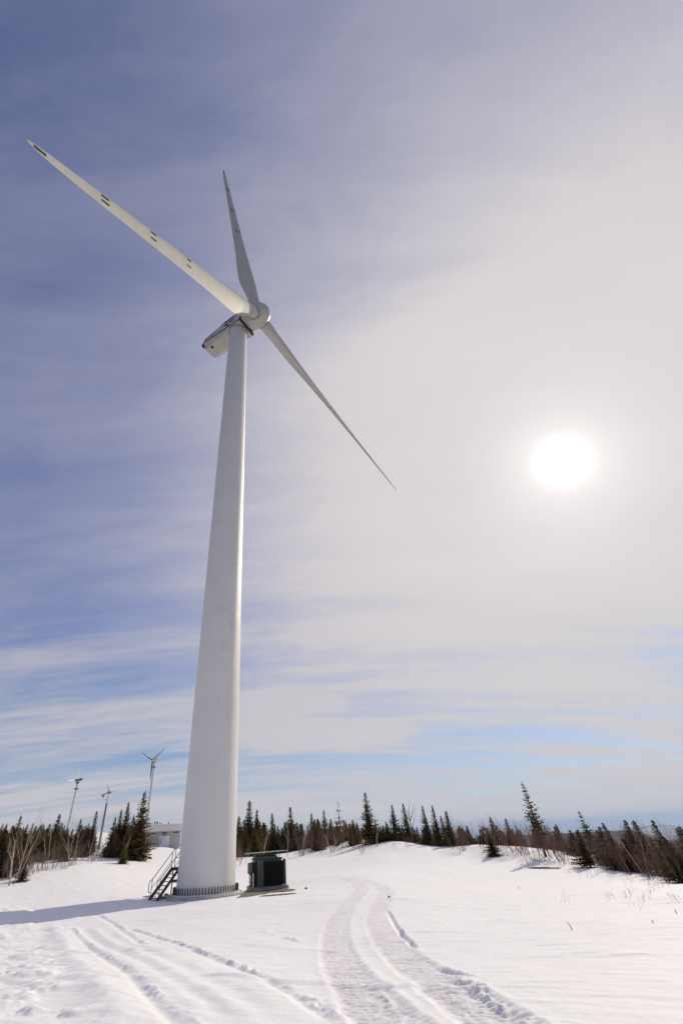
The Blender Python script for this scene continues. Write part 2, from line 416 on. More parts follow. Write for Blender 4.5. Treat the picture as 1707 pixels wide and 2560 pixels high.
nr, na = A.shape
idx = np.arange(nr * na).reshape(nr, na)
ncut = int(np.searchsorted(rings, 178.0))
def quads(ix): return np.stack([ix[:-1], np.roll(ix, -1, 1)[:-1], np.roll(ix, -1, 1)[1:], ix[1:]], -1).reshape(-1, 4)[:, ::-1]
q = quads(idx[:ncut + 1])
# unseen dark ground brought nearer behind and beside the camera to cut snow bounce
_qr = np.hypot(GX[q], GY[q]).mean(1); _qa = np.abs(np.degrees(np.arctan2(GX[q].mean(1), GY[q].mean(1))))
_keep = (_qr < 62) | ((_qa < 55) & (_qr < 178))
fq = np.concatenate([q[~_keep], quads(idx[ncut:])]); q = q[_keep]
_u, _inv = np.unique(fq.ravel(), return_inverse=True)
fm = MB(); fm.add(np.stack([GX, GY, GZ], 1)[_u], _inv.reshape(fq.shape).tolist())
tag(fm.build('forest_floor', M_HILL, None, True), kind='structure')
verts = np.stack([GX, GY, GZ], 1)[:idx[ncut, -1] + 1]
cidx = len(verts); verts = np.concatenate([verts, [[0, 0, 1.62]]])
tri = [(int(idx[0, i]), cidx, int(idx[0, (i + 1) % na])) for i in range(na)]
me = bpy.data.meshes.new('snow_ground')
nq = len(q); nt3 = len(tri)
me.vertices.add(len(verts)); me.vertices.foreach_set('co', verts.ravel())
loops = np.concatenate([q.ravel(), np.array(tri)[:, ::-1].ravel()]).astype(np.int32)
me.loops.add(len(loops)); me.loops.foreach_set('vertex_index', loops)
me.polygons.add(nq + nt3)
me.polygons.foreach_set('loop_start', np.concatenate([np.arange(nq) * 4, nq * 4 + np.arange(nt3) * 3]).astype(np.int32))
me.polygons.foreach_set('loop_total', np.concatenate([np.full(nq, 4), np.full(nt3, 3)]).astype(np.int32))
me.polygons.foreach_set('use_smooth', np.ones(nq + nt3, bool))
me.materials.append(M_SNOW); me.update(calc_edges=True)
_pk = me.attributes.new('packed', 'FLOAT', 'POINT'); _pk.data.foreach_set('value', np.concatenate([PACK[:idx[ncut, -1] + 1], [0.0]]).astype(np.float32))
me.validate()
tag(new_obj('snow_ground', me), kind='structure')

# --------------------------------------------------------- main wind turbine --
TX, TY = -7.79712664, 40.95770882
TB, TT = 0.65, 76.0
YAW, PH, RL, CONE, TILT = -4.1398166, -0.78219, 47.2358, 0.06595, 0.07527
HZ, OV = 76.76690631, 4.43847
turb = empty('wind_turbine', (TX, TY, TB), 0, 'tall white three-bladed wind turbine with a tapering tube tower towering over the snow', 'wind turbine')
TP = Vector((TX, TY, TB))
tw = MB()
def trad(z): return 2.11 + (1.53 - 2.11) * (z / (TT - TB))
Ht = TT - TB
joints = []
for px, py in ((520, 1090), (516, 1540)):
    zs = np.linspace(5, 74, 800); k = int(np.argmin([abs(proj((TX, TY, TB + z))[1] - py) for z in zs])); joints.append(float(zs[k]))
prof = [(2.16, 0.0), (2.16, 0.09), (2.11, 0.12)]
seams = [9.5, 15.6, 28.6, 36.0, 44.0, 60.0]
marks = sorted([(z, 'j') for z in joints] + [(z, 's') for z in seams])
for z in np.linspace(1.5, Ht - 0.3, 60): marks.append((float(z), 'p'))
marks.sort()
for z, kd in marks:
    r_ = trad(z)
    if kd == 'j': prof += [(r_, z - 0.035), (r_ - 0.002, z - 0.012), (r_ - 0.002, z + 0.012), (r_, z + 0.035)]
    elif kd == 's': prof += [(r_, z - 0.02), (r_ + 0.0015, z), (r_, z + 0.02)]
    elif all(abs(z - m[0]) > 0.1 for m in marks if m[1] != 'p'): prof.append((r_, z))
prof += [(trad(Ht), Ht - 0.12), (trad(Ht) + 0.05, Ht - 0.10), (trad(Ht) + 0.05, Ht)]
tw.lathe(prof, 96)
tower = tw.build('tower', M_PAINT, turb, 40)
def tower_patch(zc, w, h, px):
    """a repainted patch on the tower skin; px is the photo column it is seen at"""
    best = None
    for t in np.linspace(0, 2 * PI, 360):
        P = np.array([TX + math.cos(t) * trad(zc), TY + math.sin(t) * trad(zc), TB + zc])
        if (P[0] - TX) * TX + (P[1] - TY) * TY > 0: continue
        e = abs(proj(P)[0] - px)
        if best is None or e < best[0]: best = (e, t)
    t0 = best[1]; m = MB(); n = 10; vs = []
    for zz in (zc - h / 2, zc + h / 2):
        for k in range(n + 1):
            t = t0 + (k / n - 0.5) * w / trad(zz); rr = trad(zz) + 0.004
            vs.append((rr * math.cos(t), rr * math.sin(t), zz))
    m.add(vs, [(k, k + 1, n + 2 + k, n + 1 + k) for k in range(n)])
    m.build('paint_patch', M_PATCH, tower, True)
def z_of_row(py):
    zs = np.linspace(1, 74, 1200); return float(zs[int(np.argmin([abs(proj((TX, TY, TB + z))[1] - py) for z in zs]))])
for py, px, w, h in ((1542, 558, 1.5, 0.35), (1548, 516, 0.7, 0.3), (1632, 558, 0.5, 0.9), (1580, 579, 0.45, 0.8), (1430, 584, 0.8, 0.5), (1385, 548, 0.8, 0.18)):
    tower_patch(z_of_row(py), w, h, px)
# grout pad, foundation and the ring of capped bolts
m = MB(); m.lathe([(2.72, -0.45), (2.72, -0.035), (2.66, 0.0), (0.5, 0.0)], 72); m.build('foundation', M_CONC, turb, 40)
m = MB(); m.lathe([(2.45, 0.001), (2.45, 0.075), (2.05, 0.075)], 72); m.build('base_flange', M_PAINT, turb, 40)
bm_ = MB(); bm_.lathe([(0.05, 0.0), (0.05, 0.04), (0.036, 0.05), (0.036, 0.33), (0.03, 0.36), (0.012, 0.375)], 10)
bolt_me = bm_.mesh('anchor_bolt', M_BOLT, 40)
NB = 68
a0 = math.atan2(-TY, -TX)
for k in range(NB):
    t = 2 * PI * k / NB
    dd = abs((t - a0 + PI) % (2 * PI) - PI)
    if dd > 1.95: continue
    o = new_obj('anchor_bolt', bolt_me, turb); o.location = (2.31 * math.cos(t), 2.31 * math.sin(t), 0.07)

# nacelle: local frame  x = forward along the rotor axis, y = lateral, z up, origin on the tower top axis
na_ = Vector((math.sin(YAW), math.cos(YAW), 0)); ns_ = Vector((math.cos(YAW), -math.sin(YAW), 0))
NM = Matrix(((na_.x, ns_.x, 0), (na_.y, ns_.y, 0), (0, 0, 1)))
def nloc(p): q = NM @ Vector(p); return (q.x, q.y, q.z + Ht)
def nbox(mb, c, d, bev=0.0):
    t = MB(); t.box(c, d, None, bev); mb.add([nloc(p) for p in t.v], t.f)
nac = MB()
def nsec(x, zb, wb, zs, ws, zt, wt):
    pts = [(-wb, zb), (-wb - 0.10, zb + 0.12), (-ws, zs), (-wt - 0.12, zt - 0.2), (-wt, zt), (wt, zt), (wt + 0.12, zt - 0.2), (ws, zs), (wb + 0.10, zb + 0.12), (wb, zb)]
    return [nloc((x, y, z)) for y, z in pts]
NSEC = [(-7.35, 0.80, 0.70, 1.36, 1.62, 2.35, 1.35), (-7.1, 0.42, 0.88, 1.32, 1.74, 2.55, 1.5), (-6.5, 0.10, 1.02, 1.22, 1.80, 2.70, 1.62), (-5.2, 0.0, 1.14, 1.02, 1.82, 2.85, 1.66),
        (-2.9, 0.0, 1.34, 0.70, 1.84, 3.05, 1.70), (-2.6, 0.0, 1.37, 0.66, 1.84, 3.35, 1.70), (0.0, 0.0, 1.58, 0.32, 1.84, 3.35, 1.70), (1.5, 0.0, 1.68, 0.22, 1.84, 3.2, 1.68), (1.75, 0.0, 1.66, 0.22, 1.82, 3.0, 1.6)]
nac.loft([nsec(*s) for s in NSEC])
nacelle = nac.build('nacelle', M_NAC, turb, 25)
for sgn in (-1, 1):                                            # dark joint strip between the upper and lower shell
    m = MB(); st = []
    for s in NSEC:
        x, zs, ws = s[0], s[3], s[4]
        st.append([nloc((x, sgn * (ws - 0.06), zs - 0.09)), nloc((x, sgn * (ws + 0.035), zs - 0.06)), nloc((x, sgn * (ws + 0.035), zs + 0.06)), nloc((x, sgn * (ws - 0.06), zs + 0.09))])
    m.loft(st); m.build('shell_seam', M_BLACK, nacelle)
m = MB(); nbox(m, (1.9, 0, 0.16), (0.34, 3.72, 0.42)); m.build('front_rubber_edge', M_BLACK, nacelle)
M_TRIM = mat('dark_edge_trim', (0.04, 0.045, 0.04), 0.5)
for sgn in (-1, 1):
    m = MB(); nbox(m, (1.86, sgn * 1.62, 1.7), (0.24, 0.34, 2.8)); m.build('front_edge_trim', M_TRIM, nacelle)
m = MB(); nbox(m, (-7.25, 1.45, 0.92), (0.26, 0.62, 0.62)); m.build('rear_vent', M_BLACK, nacelle)
m = MB(); m.lathe([(0.26, -0.04), (0.26, 0.0)], 20, nloc((-5.6, 0.72, 0.01))); m.build('crane_hatch', M_BLACK, nacelle)
m = MB(); m.lathe([(trad(Ht) + 0.14, -0.07), (trad(Ht) + 0.14, 0.01)], 60, (0, 0, Ht)); m.build('yaw_ring', M_BLACK, nacelle, 40)
m = MB()
for y in (0.7, 1.25):
    m.tube([nloc((-7.0, y, 2.5)), nloc((-7.0, y, 3.4))], 0.035, 6)
    nbox(m, (-7.0, y, 3.45), (0.22, 0.22, 0.2))
m.tube([nloc((-7.0, 0.5, 3.1)), nloc((-7.0, 1.45, 3.1))], 0.03, 6)
m.build('wind_sensor_mast', M_BLACK, nacelle)
m = MB(); nbox(m, (0.4, -1.35, 0.05), (0.5, 0.4, 0.3)); m.build('service_light', M_NAC, nacelle)
# painted marks on the near side wall (+y): a split blue wing emblem and a row of small dark letters
def side_y(x, z):
    s = NSEC[np.argmin([abs(q_[0] - x) for q_ in NSEC])]
    t = (z - s[3]) / (s[5] - 0.2 - s[3]); return s[4] + (s[6] + 0.12 - s[4]) * t
def side_poly(mb, pts):
    f = [nloc((x, side_y(x, z) + 0.02, z)) for x, z in pts]; g = [nloc((x, side_y(x, z) - 0.03, z)) for x, z in pts]
    n = len(pts); mb.add(f + g, [tuple(range(n)), tuple(reversed(range(n, 2 * n)))] + [(i, n + i, n + (i + 1) % n, (i + 1) % n) for i in range(n)])
m = MB()
side_poly(m, [(-2.1, 3.05), (0.9, 3.05), (0.6, 2.55), (-1.5, 2.2)])
side_poly(m, [(-2.2, 2.0), (-1.3, 1.9), (-0.5, 0.75), (-0.75, 0.62), (-1.6, 1.45)])
side_poly(m, [(-0.75, 1.75), (0.55, 2.2), (-0.15, 1.2)])
m.build('emblem', M_BLUE, nacelle)
m = MB()
for k in range(7):
    x = -6.7 + k * 0.36
    side_poly(m, [(x, 1.75 + k * 0.03), (x + 0.1, 1.75 + k * 0.03), (x + 0.1, 2.35), (x, 2.35)])
    if k % 2 == 0: side_poly(m, [(x + 0.1, 2.2), (x + 0.26, 2.2), (x + 0.26, 2.35), (x + 0.1, 2.35)])
    else: side_poly(m, [(x + 0.1, 1.9), (x + 0.26, 1.9), (x + 0.26, 2.04), (x + 0.1, 2.04)])
m.build('lettering', M_NAVY, nacelle)

# rotor
ax = Vector((math.sin(YAW) * math.cos(TILT), math.cos(YAW) * math.cos(TILT), math.sin(TILT)))
sd = Vector((math.cos(YAW), -math.sin(YAW), 0)); uv = sd.cross(ax)
hub_w = Vector((TX, TY, HZ)) + ax * OV
hub_l = hub_w - TP
HM = Matrix((sd, uv, ax)).transposed()
hb = MB()
hb.lathe([(1.2, -2.0), (1.62, -1.95), (1.72, -1.7), (1.86, -0.9), (1.95, 0.0), (1.90, 0.7), (1.72, 1.3), (1.40, 1.8), (0.95, 2.15), (0.45, 2.35), (0.05, 2.42)], 48, hub_l, HM)
BLD = []
for k in range(3):
    an = PH + k * 2 * PI / 3
    inp = sd * math.cos(an) + uv * math.sin(an)
    s_ = (inp * math.cos(CONE) + ax * math.sin(CONE)).normalized()
    BLD.append((s_, an))
    t_ = ax.cross(s_).normalized(); n_ = s_.cross(t_)
    M3 = Matrix((t_, n_, s_)).transposed()
    hb.lathe([(1.12, 0.3), (1.12, 1.75), (1.08, 1.85)], 40, hub_l, M3)
hub = hb.build('hub', M_NAC, turb, 35)
for k, (s_, an) in enumerate(BLD):
    t_ = ax.cross(s_).normalized(); M3 = Matrix((t_, s_.cross(t_), s_)).transposed()
    m = MB(); m.lathe([(1.03, 1.85), (1.03, 1.95)], 40, hub_l, M3); m.build('root_gap_ring', M_BLACK, hub)
m = MB()
p0 = hub_l + HM @ Vector((0.2, 0.6, 0)) + ax * 1.2
up = Vector((0, 0, 1))
nn = (uv * 0.5 + ax * 0.7).normalized()
m.tube([p0 + uv * 0.9, p0 + uv * 1.55], 0.07, 8); m.box(p0 + uv * 1.6, (0.34, 0.34, 0.34)); m.build('hub_lifting_eye', M_BLACK, hub)

PITCHB = float(R(28))
STAT = [(1.95, 1.98, 1.0, 0.5, 12), (3.2, 1.98, 1.0, 0.5, 12), (4.6, 2.15, 0.82, 0.46, 13), (6.2, 2.65, 0.58, 0.39, 13), (8.0, 3.1, 0.43, 0.34, 12), (9.6, 3.22, 0.36, 0.32, 11), (12.5, 3.0, 0.31, 0.31, 9),
        (16, 2.62, 0.27, 0.31, 7.0), (21, 2.2, 0.24, 0.31, 4.8), (27, 1.8, 0.21, 0.31, 3.0), (33, 1.45, 0.19, 0.31, 1.6), (38.5, 1.13, 0.18, 0.31, 0.8), (42.5, 0.88, 0.17, 0.31, 0.3), (45, 0.66, 0.16, 0.33, 0), (46.5, 0.42, 0.15, 0.36, 0), (47.24, 0.12, 0.15, 0.4, 0)]
def airfoil(c, th, circ, n=28):
    pts = []
    for k in range(n):
        u = k / n * 2 * PI
        xc = 0.5 * (1 + math.cos(u)); sg = 1 if u < PI else -1
        yt = 5 * th * (0.2969 * math.sqrt(xc) - 0.126 * xc - 0.3516 * xc ** 2 + 0.2843 * xc ** 3 - 0.1015 * xc ** 4)
        camber = 0.10 * th * 4 * xc * (1 - xc)
        xa, ya = xc, sg * yt + camber
        xb, yb = 0.5 + 0.5 * math.cos(u), 0.5 * math.sin(u)
        pts.append(((xa * (1 - circ) + xb * circ) * c, (ya * (1 - circ) + yb * circ) * c))
    return pts
STAT = [(a_, b_ if a_ < 4 else b_ * 0.95, c_, d_, e_) for a_, b_, c_, d_, e_ in STAT]
def bsec(r, k):
    """section frame: interpolated chord etc."""
    xs = [s[0] for s in STAT]
    g = lambda j: float(np.interp(r, xs, [s[j] for s in STAT]))
    return g(1), g(2), g(3), g(4)
def bframe(k, r):
    s_, an = BLD[k]
    c, th, po, tw_ = bsec(r, k)
    t_ = ax.cross(s_).normalized()
    if BSENSE < 0: t_ = -t_
    n_ = s_.cross(t_)
    if n_.dot(ax) < 0: n_ = -n_
    b_ = PITCHB + R(tw_)
    cd = t_ * math.cos(b_) + n_ * math.sin(b_)                    # towards the leading edge
    nd = n_ * math.cos(b_) - t_ * math.sin(b_)                    # upwind-ish side
    return s_, cd, nd, c, th, po
BSENSE = -1
blade_tip_names = []
for k in range(3):
    m = MB(); secs = []
    rs = np.concatenate([np.linspace(1.95, 12, 24), np.linspace(13, 45, 26), [45.6, 46.2, 46.7, 47.0, 47.24]])
    for r_ in rs:
        s_, cd, nd, c, th, po = bframe(k, r_)
        circ = float(np.clip(1 - (r_ - 3.2) / 4.2, 0, 1)) ** 1.3
        sec = []
        for xa, ya in airfoil(c, min(th, 0.5), circ):
            sec.append(hub_l + s_ * r_ + cd * (po * c - xa) - nd * ya)
        secs.append(sec)
    m.loft([q_[::-1] for q_ in secs] if BSENSE < 0 else secs); bl = m.build('blade', M_BLADE, turb, 50)
    # black dashes (drain and trip strips) on the face turned to the camera
    if k < 2:
        for r_, L_, xcs in ((24.35, 1.0, (0.16, 0.53)), (31.75, 1.0, (0.17, 0.55)), (39.15, 1.0, (0.22, 0.60)), (46.15, 1.1, (0.55,))):
            for xc in xcs:
                side = None
                mm = MB(); vs = []
                s_, cd, nd, c, th, po = bframe(k, r_)
                P = hub_w + s_ * r_
                toc = Vector((0, 0, CZ)) - P
                sg = 1 if nd.dot(toc) > 0 else -1
                for rr in np.linspace(r_ - L_ / 2, r_ + L_ / 2, 5):
                    s2, cd2, nd2, c2, th2, po2 = bframe(k, rr)
                    for q_ in (-0.5, 0.5):
                        x_ = xc + q_ * 0.17 / c2
                        yt = 5 * th2 * (0.2969 * math.sqrt(x_) - 0.126 * x_ - 0.3516 * x_ ** 2 + 0.2843 * x_ ** 3 - 0.1015 * x_ ** 4)
                        cam_ = 0.10 * th2 * 4 * x_ * (1 - x_)
                        ya = (-yt + cam_) * c2 if sg > 0 else (yt + cam_) * c2
                        vs.append(hub_l + s2 * rr + cd2 * (po2 * c2 - x_ * c2) - nd2 * ya + nd2 * sg * 0.015)
                        vs.append(hub_l + s2 * rr + cd2 * (po2 * c2 - x_ * c2) - nd2 * ya - nd2 * sg * 0.03)
                secs2 = [[vs[i * 4], vs[i * 4 + 2], vs[i * 4 + 3], vs[i * 4 + 1]] for i in range(5)]
                mm.loft(secs2); mm.build('black_dash', M_BLACK, bl)

# ----------------------------------------------------------- steel staircase --
sb = at_d(383, 2242, 40.8); stp = at_d(441, 2168, 42.5)
sb[2] = gz(sb[0], sb[1])
def_dir = Vector((stp[0] - sb[0], stp[1] - sb[1], 0)); run = def_dir.length; def_dir.normalize()
lat = Vector((def_dir.y, -def_dir.x, 0))
stairs = empty('steel_staircase', tuple(sb), 0, 'dark steel open-tread staircase with handrails leaning up to the side of the big white tower', 'staircase')
rise = stp[2] - sb[2]; HW = 0.36
def sp(u, l, z): v = def_dir * u + lat * l; return (v.x, v.y, z)
Mst = Matrix((tuple(def_dir), tuple(lat), (0, 0, 1))).transposed()
sl_ = Vector((run, 0, rise)); slen = sl_.length; ang = math.atan2(rise, run)
Mslope = Mst @ Matrix.Rotation(-ang, 3, 'Y')
for l in (-HW, HW):
    m = MB(); m.box(sp(run / 2, l, rise / 2 - 0.02), (slen, 0.05, 0.20), Mslope); m.build('stringer', M_STEEL, stairs)
for k in range(8):
    f = (k + 0.6) / 8.4
    m = MB(); m.box(sp(run * f, 0, rise * f), (0.20, 2 * HW - 0.06, 0.035), Mst); m.build('tread', M_STEEL, stairs)
m = MB(); m.box(sp(run + 0.5, 0, rise - 0.09), (1.0, 2 * HW + 0.1, 0.18), Mst); m.build('platform', M_STEEL, stairs)
m = MB(); m.tube([sp(run + 0.12, -HW, -0.15), sp(run + 0.12, -HW, rise - 0.18)], 0.045, 8); m.build('support_post', M_STEEL, stairs)
m = MB(); m.tube([sp(run + 0.12, HW, -0.15), sp(run + 0.12, HW, rise - 0.18)], 0.045, 8); m.build('support_post', M_STEEL, stairs)
m = MB(); m.box(sp(run + 0.45, 0, rise * 0.52), (0.9, 2 * HW, 0.16), Mst); m.build('bracket', M_STEEL, stairs)
for l in (-HW, HW):
    m = MB(); u0, u1 = 0.16, run - 0.12
    zf = lambda u: rise * u / run
    m.tube([sp(u0 - 0.10, l, zf(u0) + 0.28), sp(u0 - 0.26, l, zf(u0) + 0.33), sp(u0 - 0.30, l, zf(u0) + 0.42), sp(u0 - 0.30, l, zf(u0) + 0.80), sp(u0 - 0.24, l, zf(u0) + 0.9), sp(u0, l, zf(u0) + 1.0),
            sp(u1, l, zf(u1) + 1.0), sp(run + 0.1, l, rise + 1.08), sp(run + 0.25, l, rise + 1.12), sp(run + 1.0, l, rise + 1.12)], 0.026, 6)
    m.tube([sp(u0, l, zf(u0) - 0.05), sp(u0, l, zf(u0) + 1.0)], 0.024, 6)
    m.tube([sp(u1, l, zf(u1) - 0.05), sp(u1, l, zf(u1) + 1.0)], 0.024, 6)
    m.tube([sp(run + 0.25, l, rise), sp(run + 0.25, l, rise + 1.12)], 0.026, 6)
    m.tube([sp(u0, l, zf(u0) + 0.5), sp(u1, l, zf(u1) + 0.5)], 0.018, 6)
    m.tube([sp(run + 0.25, l, rise + 0.55), sp(run + 1.0, l, rise + 0.55)], 0.018, 6)
    m.tube([sp(run + 0.95, l, rise), sp(run + 0.95, l, rise + 1.12)], 0.024, 6)
    m.build('handrail', M_RAIL, stairs, 60)

# ------------------------------------------------------ transformer beside it --
tc0 = at_d(632, 2231, 43.6); tx, ty = tc0[0], tc0[1]
trz = min(gz(tx, ty), 0.50)
trf = empty('transformer', (tx, ty, trz), R(14), 'dark green oil transformer with black ribbed radiators on a concrete plinth beside the white tower', 'transformer')
# local x runs to the right along the long face, y away from the camera, origin = near left corner of the plinth
L, Dp = 2.95, 2.5; trf.scale = (0.90, 0.86, 0.83)
m = MB(); m.box((L / 2 - 0.02, Dp / 2, 0.02), (L + 0.35, Dp + 0.3, 0.66), None, 0.03)
for k in range(9): m.box((0.35 + k * 0.29, -0.165, 0.08), (0.06, 0.05, 0.5))
m.build('plinth', M_CONC2, trf)
m = MB(); m.box((L / 2 - 0.05, Dp / 2 + 0.15, 1.33), (L - 0.55, Dp - 0.55, 1.96), None, 0.03); m.box((L / 2 - 0.05, Dp / 2 + 0.15, 2.35), (L - 0.35, Dp - 0.4, 0.08), None, 0.02)
m.build('tank', M_TANK, trf)
m = MB()
for k in range(26): m.box((1.02 + k * 0.066, 0.12, 1.30), (0.022, 0.52, 1.72))
m.box((1.85, 0.12, 2.12), (1.72, 0.10, 0.10), None, 0.02); m.box((1.85, 0.12, 0.50), (1.72, 0.10, 0.10), None, 0.02)
m.build('radiator', M_RADI, trf)
m = MB(); m.box((2.84, 0.30, 1.34), (0.10, 0.95, 1.88), None, 0.015); m.build('end_panel', M_TANK2, trf)
m = MB(); m.box((0.66, 0.02, 1.32), (0.52, 0.42, 1.98), None, 0.03); m.box((0.62, -0.21, 1.32), (0.06, 0.05, 1.9)); m.box((0.86, -0.21, 1.32), (0.05, 0.05, 1.9)); m.build('corner_column', M_TANK, trf)
m = MB()
for k in range(18): m.box((0.10, 0.36 + k * 0.066, 1.26), (0.46, 0.022, 1.72))
m.box((0.10, 0.93, 2.06), (0.1, 1.2, 0.1)); m.box((0.10, 0.93, 0.46), (0.1, 1.2, 0.1))
m.build('radiator', M_RADI, trf)
m = MB(); m.box((-0.22, 0.35, 1.72), (0.34, 0.6, 0.80), None, 0.02); cb = m.build('control_cabinet', M_TANK2, trf)
m = MB(); m.box((-0.22, 0.04, 1.72), (0.28, 0.02, 0.70)); m.build('cabinet_door', M_TANK2, cb)
m = MB(); m.tube([(0.02, -0.05, 0.36), (0.02, -0.05, 1.35)], 0.055, 10); m.build('conduit', M_WHITE, trf, 60)
m = MB(); m.box((-0.22, 0.2, 0.98), (0.16, 0.24, 0.46), None, 0.01); m.box((-0.20, 0.2, 0.60), (0.10, 0.2, 0.20), None, 0.01); m.build('junction_box', M_WHITE, trf)
m = MB(); m.box((1.30, 1.2, 2.47), (1.9, 1.5, 0.16), None, 0.03); m.box((1.25, 1.5, 2.62), (2.0, 0.9, 0.14), None, 0.03); m.build('lid', M_TANK, trf)
m = MB(); Mr = Matrix.Rotation(R(-1.2), 3, 'Y'); m.box((1.32, 1.1, 2.84), (3.7, 1.5, 0.05), Mr, 0.01); m.build('bus_cover', M_GREY, trf)
for x_, y_ in ((0.28, 0.5), (0.72, 0.45), (2.45, 0.5), (0.28, 1.7), (1.9, 1.7), (2.45, 1.7)):
    m = MB(); m.box((x_, y_, 2.60), (0.10 if x_ < 2.4 else 0.05, 0.10, 0.44)); m.build('cover_post', M_TANK, trf)
for x_ in (0.95, 1.45, 1.95):
    m = MB(); m.lathe([(0.05, 2.69), (0.10, 2.72), (0.05, 2.75), (0.10, 2.79), (0.05, 2.82), (0.09, 2.86), (0.04, 2.93)], 12, (x_, 1.45, 0)); m.build('bushing', M_CONC2, trf)

# bare gravel scraped clear of snow round the foundation and the plinth
def ground_patch(name, outline, z_off, m_, nn=40, rough=0.35, seed=0.0):
    C0 = np.mean(outline, 0); T = len(outline)
    per = []
    for k in range(nn * 3):
        u = k / (nn * 3) * T; i = int(u) % T; f = u - int(u)
        p = outline[i] * (1 - f) + outline[(i + 1) % T] * f
        per.append(p)
    per = np.array(per)
    for _ in range(4): per = (np.roll(per, 1, 0) + 2 * per + np.roll(per, -1, 0)) / 4
    per = per + (per - C0) / np.linalg.norm(per - C0, axis=1)[:, None] * (rough * fbm(per[:, 0] * 2.3 + seed, per[:, 1] * 2.3, 4, 0.7))[:, None]
    rr = [1.0, 0.85, 0.65, 0.4, 0.15]
    P = np.concatenate([C0 + (per - C0) * r_ for r_ in rr]); z = terrain(P[:, 0], P[:, 1]) + z_off + 0.02 * vnoise(P[:, 0] * 6, P[:, 1] * 6)
    z[:len(per)] -= 0.06
    m = MB(); n = len(per); fs = []
    for j in range(len(rr) - 1):
        for k in range(n): fs.append((j * n + k, j * n + (k + 1) % n, (j + 1) * n + (k + 1) % n, (j + 1) * n + k))
    fs.append(tuple((len(rr) - 1) * n + k for k in range(n)))
    m.add(np.column_stack([P, z]), fs)
    return m.build(name, m_, None, True)
def gpx(pts): return np.array([ground_at(x, y) for x, y in pts])
g = ground_patch('gravel_patch', gpx([(586, 2247), (600, 2240), (612, 2224), (640, 2216), (700, 2216), (732, 2222), (745, 2224), (726, 2229), (690, 2230), (668, 2236), (645, 2239), (620, 2243)]), 0.045, M_GRAVEL, 40, 0.30); tag(g, kind='structure')
g = ground_patch('gravel_strip', gpx([(645, 2242), (680, 2238), (715, 2235), (742, 2234), (720, 2237), (690, 2240)]), 0.035, M_GRAVEL, 30, 0.25, 3.0); tag(g, kind='structure')
g = ground_patch('bare_earth', gpx([(392, 2246), (408, 2240), (430, 2237), (436, 2240), (420, 2246), (400, 2250)]), 0.03, M_GRAVEL, 30, 0.25, 5.0); tag(g, kind='structure')
g = ground_patch('bare_earth', gpx([(357, 2242), (372, 2240), (392, 2241), (380, 2244), (366, 2245)]), 0.02, M_GRAVEL, 30, 0.2, 8.0); tag(g, kind='structure')
def rock(px, py, s, label):
    p = ground_at(px, py); m = MB(); bm = bmesh.new(); bmesh.ops.create_icosphere(bm, subdivisions=3, radius=1)
    for v in bm.verts:
        c = v.co; k = 1 + 0.35 * float(fbm(np.array([c.x * 1.3 + px]), np.array([c.y * 1.3 + c.z]), 3)[0]); v.co = Vector((c.x * k * s, c.y * k * s * 0.8, c.z * k * s * 0.6))
    me = bpy.data.meshes.new('stone'); bm.to_mesh(me); bm.free(); me.materials.append(M_DEADWOOD)
    o = new_obj('stone', me); o.location = (p[0], p[1], gz(p[0], p[1]) + 0.04); tag(o, label, 'stone')
rock(681, 2227, 0.11, 'small dark stone on the snow just in front of the green transformer plinth')
rock(765, 2223, 0.10, 'small dark stone lying alone on the snow to the right of the transformer')
rock(416, 2240, 0.16, 'brown stone on bare earth between the steel staircase and the tower bolts')
rock(973, 2245, 0.06, 'tiny dark stone on the snow at the right edge of the wheel track bend')

# ------------------------------------------------------------ small turbines --
def rotor_axes(hub, tips_px, D):
    n = ray(*hub); hubP = at_d(hub[0], hub[1], D); dist = float(np.linalg.norm(hubP - [0, 0, CZ]))
    e1 = np.array([n[1], -n[0], 0]); e1 /= np.linalg.norm(e1); e2 = np.cross(e1, n)
    pr = []
    for t in tips_px:
        v = ray(*t); d_ = (v / (v @ n) - n) * dist; pr.append((d_ @ e1, d_ @ e2))
    pr = np.array(pr); pr -= pr.mean(0)
    ph_ = np.array([0, 2 * PI / 3, 4 * PI / 3])
    a = 2 / 3 * (np.cos(ph_) @ pr); b_ = 2 / 3 * (np.sin(ph_) @ pr)
    A2, B2, ab = a @ a, b_ @ b_, a @ b_
    R2 = (A2 + B2 + math.sqrt((A2 - B2) ** 2 + 4 * ab ** 2)) / 2 * 1.0001
    al = math.sqrt(max(R2 - A2, 0)); be = math.sqrt(max(R2 - B2, 0)) * (-1 if ab > 0 else 1)
    u = a[0] * e1 + a[1] * e2 + al * n; v = b_[0] * e1 + b_[1] * e2 + be * n
    dirs = [Vector(tuple((math.cos(p) * u + math.sin(p) * v) / math.sqrt(R2))) for p in ph_]
    axis = Vector(tuple(np.cross(u, v))).normalized()
    return Vector(tuple(hubP)), dirs, axis, math.sqrt(R2)
def thin_blade(mb, o, d, ax_, L_, c0, c1):
    t = ax_.cross(d).normalized(); secs = []
    for f, c, th in ((0.04, c0 * 0.45, 0.9), (0.14, c0, 0.4), (0.5, (c0 + c1) / 2, 0.22), (0.9, c1, 0.18), (1.0, c1 * 0.35, 0.18)):
        cd = (t * 0.95 + ax_ * 0.3).normalized(); nd = d.cross(cd)
        secs.append([o + d * (L_ * f) + cd * (c * 0.5 * math.cos(q_)) + nd * (c * th * 0.5 * math.sin(q_)) for q_ in np.linspace(0, 2 * PI, 8, endpoint=False)])
    mb.loft(secs)
M_LGB = mat('dark_grey_blade', (0.07, 0.075, 0.085), 0.5); M_WHB = mat('white_small_blade', (0.72, 0.72, 0.72), 0.45)
